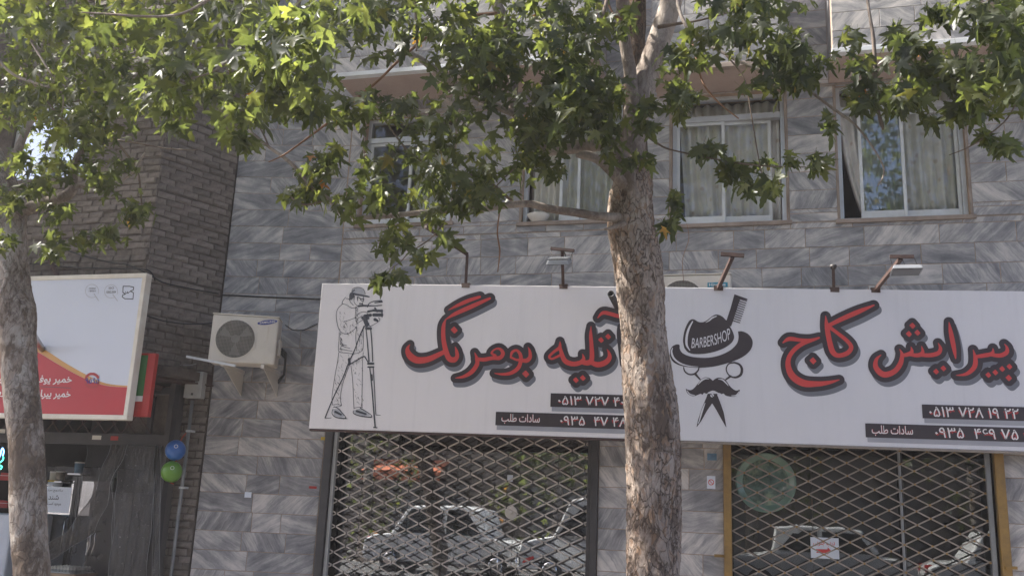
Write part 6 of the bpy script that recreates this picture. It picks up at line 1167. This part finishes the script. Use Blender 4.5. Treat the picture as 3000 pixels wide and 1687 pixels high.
# leaves: (centre px, centre py, radius x, radius y, plane y, depth spread, count)
C1 = [(950, 70, 120, 90, -6.0, .6, 26), (1060, 60, 110, 80, -5.2, .6, 26), (1200, 30, 150, 60, -5.0, .6, 34), (1330, 100, 130, 120, -5.2, .5, 60), (1395, 240, 100, 150, -5.2, .5, 66), (1600, 130, 100, 120, -5.0, .5, 52), (1650, 260, 110, 100, -5.0, .5, 55), (1740, 60, 80, 70, -4.9, .4, 20), (1590, 30, 120, 50, -4.6, .5, 30), (1160, 290, 90, 50, -5, .3, 11), (1250, 330, 90, 60, -5, .4, 16), (1240, 420, 110, 70, -5, .4, 22), (1110, 410, 80, 60, -5, .4, 12), (1030, 300, 90, 60, -5.3, .4, 22), (1000, 470, 75, 60, -4.95, .3, 13), (920, 505, 60, 35, -4.95, .3, 13), (880, 560, 60, 30, -4.95, .2, 15), (975, 600, 70, 40, -5, .2, 11), (1140, 580, 75, 35, -5, .3, 15), (1080, 500, 60, 50, -4.9, .3, 12), (1250, 590, 80, 40, -4.9, .3, 17), (1180, 640, 50, 30, -4.9, .3, 4), (1300, 650, 50, 40, -4.95, .2, 8), (1330, 500, 90, 70, -4.9, .4, 20), (1450, 470, 90, 80, -4.9, .4, 24), (1470, 590, 80, 50, -4.85, .3, 15), (1400, 580, 70, 40, -4.9, .3, 16), (1560, 380, 60, 60, -4.8, .3, 24), (1660, 370, 100, 50, -4.8, .3, 34), (1560, 480, 60, 40, -4.8, .3, 14), (1740, 300, 90, 70, -4.8, .4, 36), (1810, 360, 60, 70, -4.7, .2, 14), (1900, 480, 60, 30, -4.75, .2, 5), (1185, 715, 75, 40, -5, .2, 11), (1250, 745, 45, 35, -5, .2, 6), (1180, 790, 60, 25, -5, .15, 6), (1115, 815, 25, 16, -5, .1, 4), (1300, 690, 30, 20, -4.95, .1, 4),
 (2010, 190, 75, 55, -4.9, .3, 15), (1960, 270, 60, 40, -4.9, .3, 12), (1900, 340, 45, 30, -4.85, .2, 9), (1985, 330, 40, 30, -4.9, .2, 5), (1955, 600, 26, 35, -4.85, .1, 6), (1955, 660, 26, 20, -4.85, .1, 5), (2130, 80, 130, 60, -5, .4, 34), (2250, 150, 90, 70, -5, .4, 28), (2260, 240, 80, 40, -5, .3, 14), (2200, 30, 140, 40, -5.1, .4, 22), (2060, 455, 50, 25, -4.9, .1, 7), (2110, 490, 55, 35, -4.9, .15, 10), (2180, 530, 35, 30, -4.9, .1, 6), (2260, 500, 50, 40, -4.9, .15, 11), (2340, 465, 35, 25, -4.9, .1, 5), (2400, 490, 35, 30, -4.9, .1, 6), (2395, 345, 30, 35, -4.9, .1, 4), (2380, 230, 60, 40, -5, .3, 12), (2480, 200, 70, 35, -5, .3, 13), (2560, 260, 80, 45, -5, .3, 18), (2650, 215, 80, 60, -5.1, .3, 28), (2620, 290, 70, 30, -5, .3, 10), (2650, 60, 70, 50, -5.2, .3, 14), (2740, 20, 60, 30, -5.2, .3, 12), (2700, 140, 90, 50, -5.2, .3, 10), (2860, 60, 90, 80, -5.3, .4, 26), (2950, 90, 70, 110, -5.3, .4, 40), (2870, 190, 110, 70, -5.3, .4, 36), (2930, 270, 80, 70, -5.3, .3, 32), (2790, 250, 90, 50, -5.2, .3, 26), (2800, 320, 50, 25, -5.2, .2, 8), (2720, 320, 50, 25, -5.1, .2, 5), (2900, 390, 30, 22, -5.2, .1, 4), (2930, 420, 45, 25, -5.2, .1, 8), (2460, 90, 40, 50, -5, .2, 5)]
C2 = [(60, 50, 110, 90, -5.2, .8, 40), (200, 50, 130, 80, -5.2, .9, 44), (350, 60, 140, 80, -5.2, 1.0, 44), (500, 50, 130, 80, -5.5, .9, 36), (100, 180, 130, 90, -4.6, .8, 44), (270, 170, 140, 90, -4.8, .9, 48), (420, 200, 120, 90, -5.0, .9, 40), (70, 290, 100, 60, -4.6, .6, 28), (210, 290, 110, 70, -4.6, .7, 34), (340, 310, 110, 70, -4.8, .7, 36), (60, 400, 80, 50, -4.6, .4, 12), (200, 370, 80, 40, -4.5, .5, 16), (260, 430, 90, 50, -4.4, .5, 22), (120, 490, 90, 50, -4.4, .4, 24), (110, 560, 60, 35, -4.3, .3, 12), (20, 600, 40, 50, -4.5, .1, 14), (30, 680, 35, 35, -4.5, .1, 8), (170, 640, 60, 35, -4.4, .2, 14), (225, 670, 60, 40, -4.4, .2, 16), (295, 680, 55, 35, -4.5, .15, 12), (150, 735, 38, 28, -4.5, .1, 8), (375, 610, 60, 40, -4.5, .3, 16), (300, 520, 60, 40, -4.4, .3, 14), (330, 470, 60, 30, -4.4, .3, 8),
 (560, 190, 110, 90, -6.2, .6, 26), (680, 90, 130, 90, -6.4, .5, 26), (840, 110, 120, 100, -6.6, .4, 20), (760, 40, 150, 60, -6.0, .6, 30), (880, 210, 90, 60, -6.2, .5, 14), (760, 240, 110, 60, -6.0, .5, 22), (640, 280, 90, 50, -6.0, .5, 18), (480, 290, 90, 50, -5.8, .5, 18), (560, 350, 60, 30, -6.0, .3, 7), (690, 350, 50, 30, -5.8, .3, 7), (690, 400, 45, 30, -5.4, .2, 11), (830, 290, 80, 40, -5.6, .4, 14), (900, 320, 60, 40, -5.4, .4, 10)]
def grow(tree, clusters, keep, seed, crown):
    rg = random.Random(seed); items = []
    for cx, cy, rx, ry, yy, dy, n in clusters:
        n = max(3, int(n * (.55 if 940 < cx < 1500 and cy > 280 else .55 if cx > 2430 and cy < 150 and cx < 2760 else .8 if cx > 2430 else .75 if cx > 1990 else .65 if cx < 450 and cy > 380 else .9)))
        sub = [(rg.gauss(0, .55), rg.gauss(0, .55), rg.gauss(0, .6)) for _ in range(max(1, n // 4))]
        for i in range(int(n * 4.6)):
            s = rg.choice(sub); a, b = s[0] + rg.gauss(0, .42), s[1] + rg.gauss(0, .42)
            if a * a + b * b > 2.6: continue
            y = yy + max(-1, min(1, s[2])) * dy + rg.gauss(0, .08); p = at(cx + a * rx, cy + b * ry, y); size = rg.choice((rg.uniform(.08, .13), rg.uniform(.10, .17), rg.uniform(.12, .21)))
            items.append((leaf_matrix(p, size, rg), rg.randrange(10), size / (y - CAM[1])))
    for x0, x1, y0, y1, z0, z1, n in crown:      # the part of the crown above and beside the view
        k = 0
        while k < n:
            c = (rg.uniform(x0, x1), rg.uniform(y0, y1), rg.uniform(z0, z1))
            for j in range(rg.randrange(8, 22)):
                p = (c[0] + rg.gauss(0, .28), c[1] + rg.gauss(0, .28), c[2] + rg.gauss(0, .2)); q = px_of(p); k += 1
                if q and -60 < q[0] < 3060 and -40 < q[1] < 1800: continue
                items.append((leaf_matrix(p, rg.uniform(.14, .22), rg), rg.randrange(10), 0))
    order = sorted(range(len(items)), key=lambda i: -items[i][2])
    for i in order[:keep]:
        mt, k, _ = items[i]; o = obj('leaf', LEAVES[k], None, tree); o.matrix_basis = mt
    stuff_leaves('foliage', [items[i][:2] for i in order[keep:]], tree)
grow(t1, C1, 300, 41, [(-3.5, 4.5, -6.8, -2.6, 5.4, 10.5, 11000)])
grow(t2, C2, 300, 42, [(-9.5, -3.2, -7.2, -2.4, 5.8, 10.2, 7500), (-15, -8.5, -7.5, -1.6, 4.5, 12, 7500)])
# trees across the street, seen only in the panes
def far_tree(x, y, h, label, seed):
    t = thing('street_tree', label, 'tree'); rg = random.Random(seed); MB().tube([(x, y, -.1), (x + .05, y, h * .25), (x - .05, y + .1, h * .5), (x + .1, y, h * .8)], [.2, .16, .13, .05], 12, True, .1, seed).build('trunk', MAT['bark2'], t, smooth=True)
    it = []
    for k in range(150):
        a, e = rg.uniform(0, 6.28), rg.gauss(0, .5); r = rg.uniform(.6, 2.3); c = (x + r * math.cos(a), y + r * math.sin(a) * .8, h * .55 + rg.gauss(0, h * .2))
        for j in range(11): it.append((leaf_matrix((c[0] + rg.gauss(0, .3), c[1] + rg.gauss(0, .3), c[2] + rg.gauss(0, .25)), rg.uniform(.26, .42), rg), rg.randrange(10)))
    stuff_leaves('foliage', it, t)
for i, (x, y) in enumerate(((-12.5, -18.6), (-6.3, -18.9), (-.5, -18.7), (5.5, -18.8))):
    far_tree(x, y, 9.8 + .8 * (i % 2), ('leftmost', 'second from the left', 'third from the left', 'rightmost')[i] + ' street tree across the road, mirrored in the glass', 60 + i)
# ------------------------------------------------------------------ thin volume added to lift dark tones, imitating lens glare
hz = NT('veil_volume'); pv = hz.n('VolumePrincipled'); pv.inputs['Color'].default_value = (.93, .90, .92, 1); pv.inputs['Density'].default_value = .002; pv.inputs['Anisotropy'].default_value = .2; hz.l(pv.outputs[0], hz.out.inputs['Volume'])
hb = stuff(MB().box(-161, 161, -161, 161, -1.2, 13.2).build('veil', hz.m)); tag(hb, 'thin pale volume added over the whole street to imitate lens glare', 'veil')
scene.cycles.volume_bounces = 0; scene.cycles.volume_step_rate = 10; scene.cycles.volume_max_steps = 16
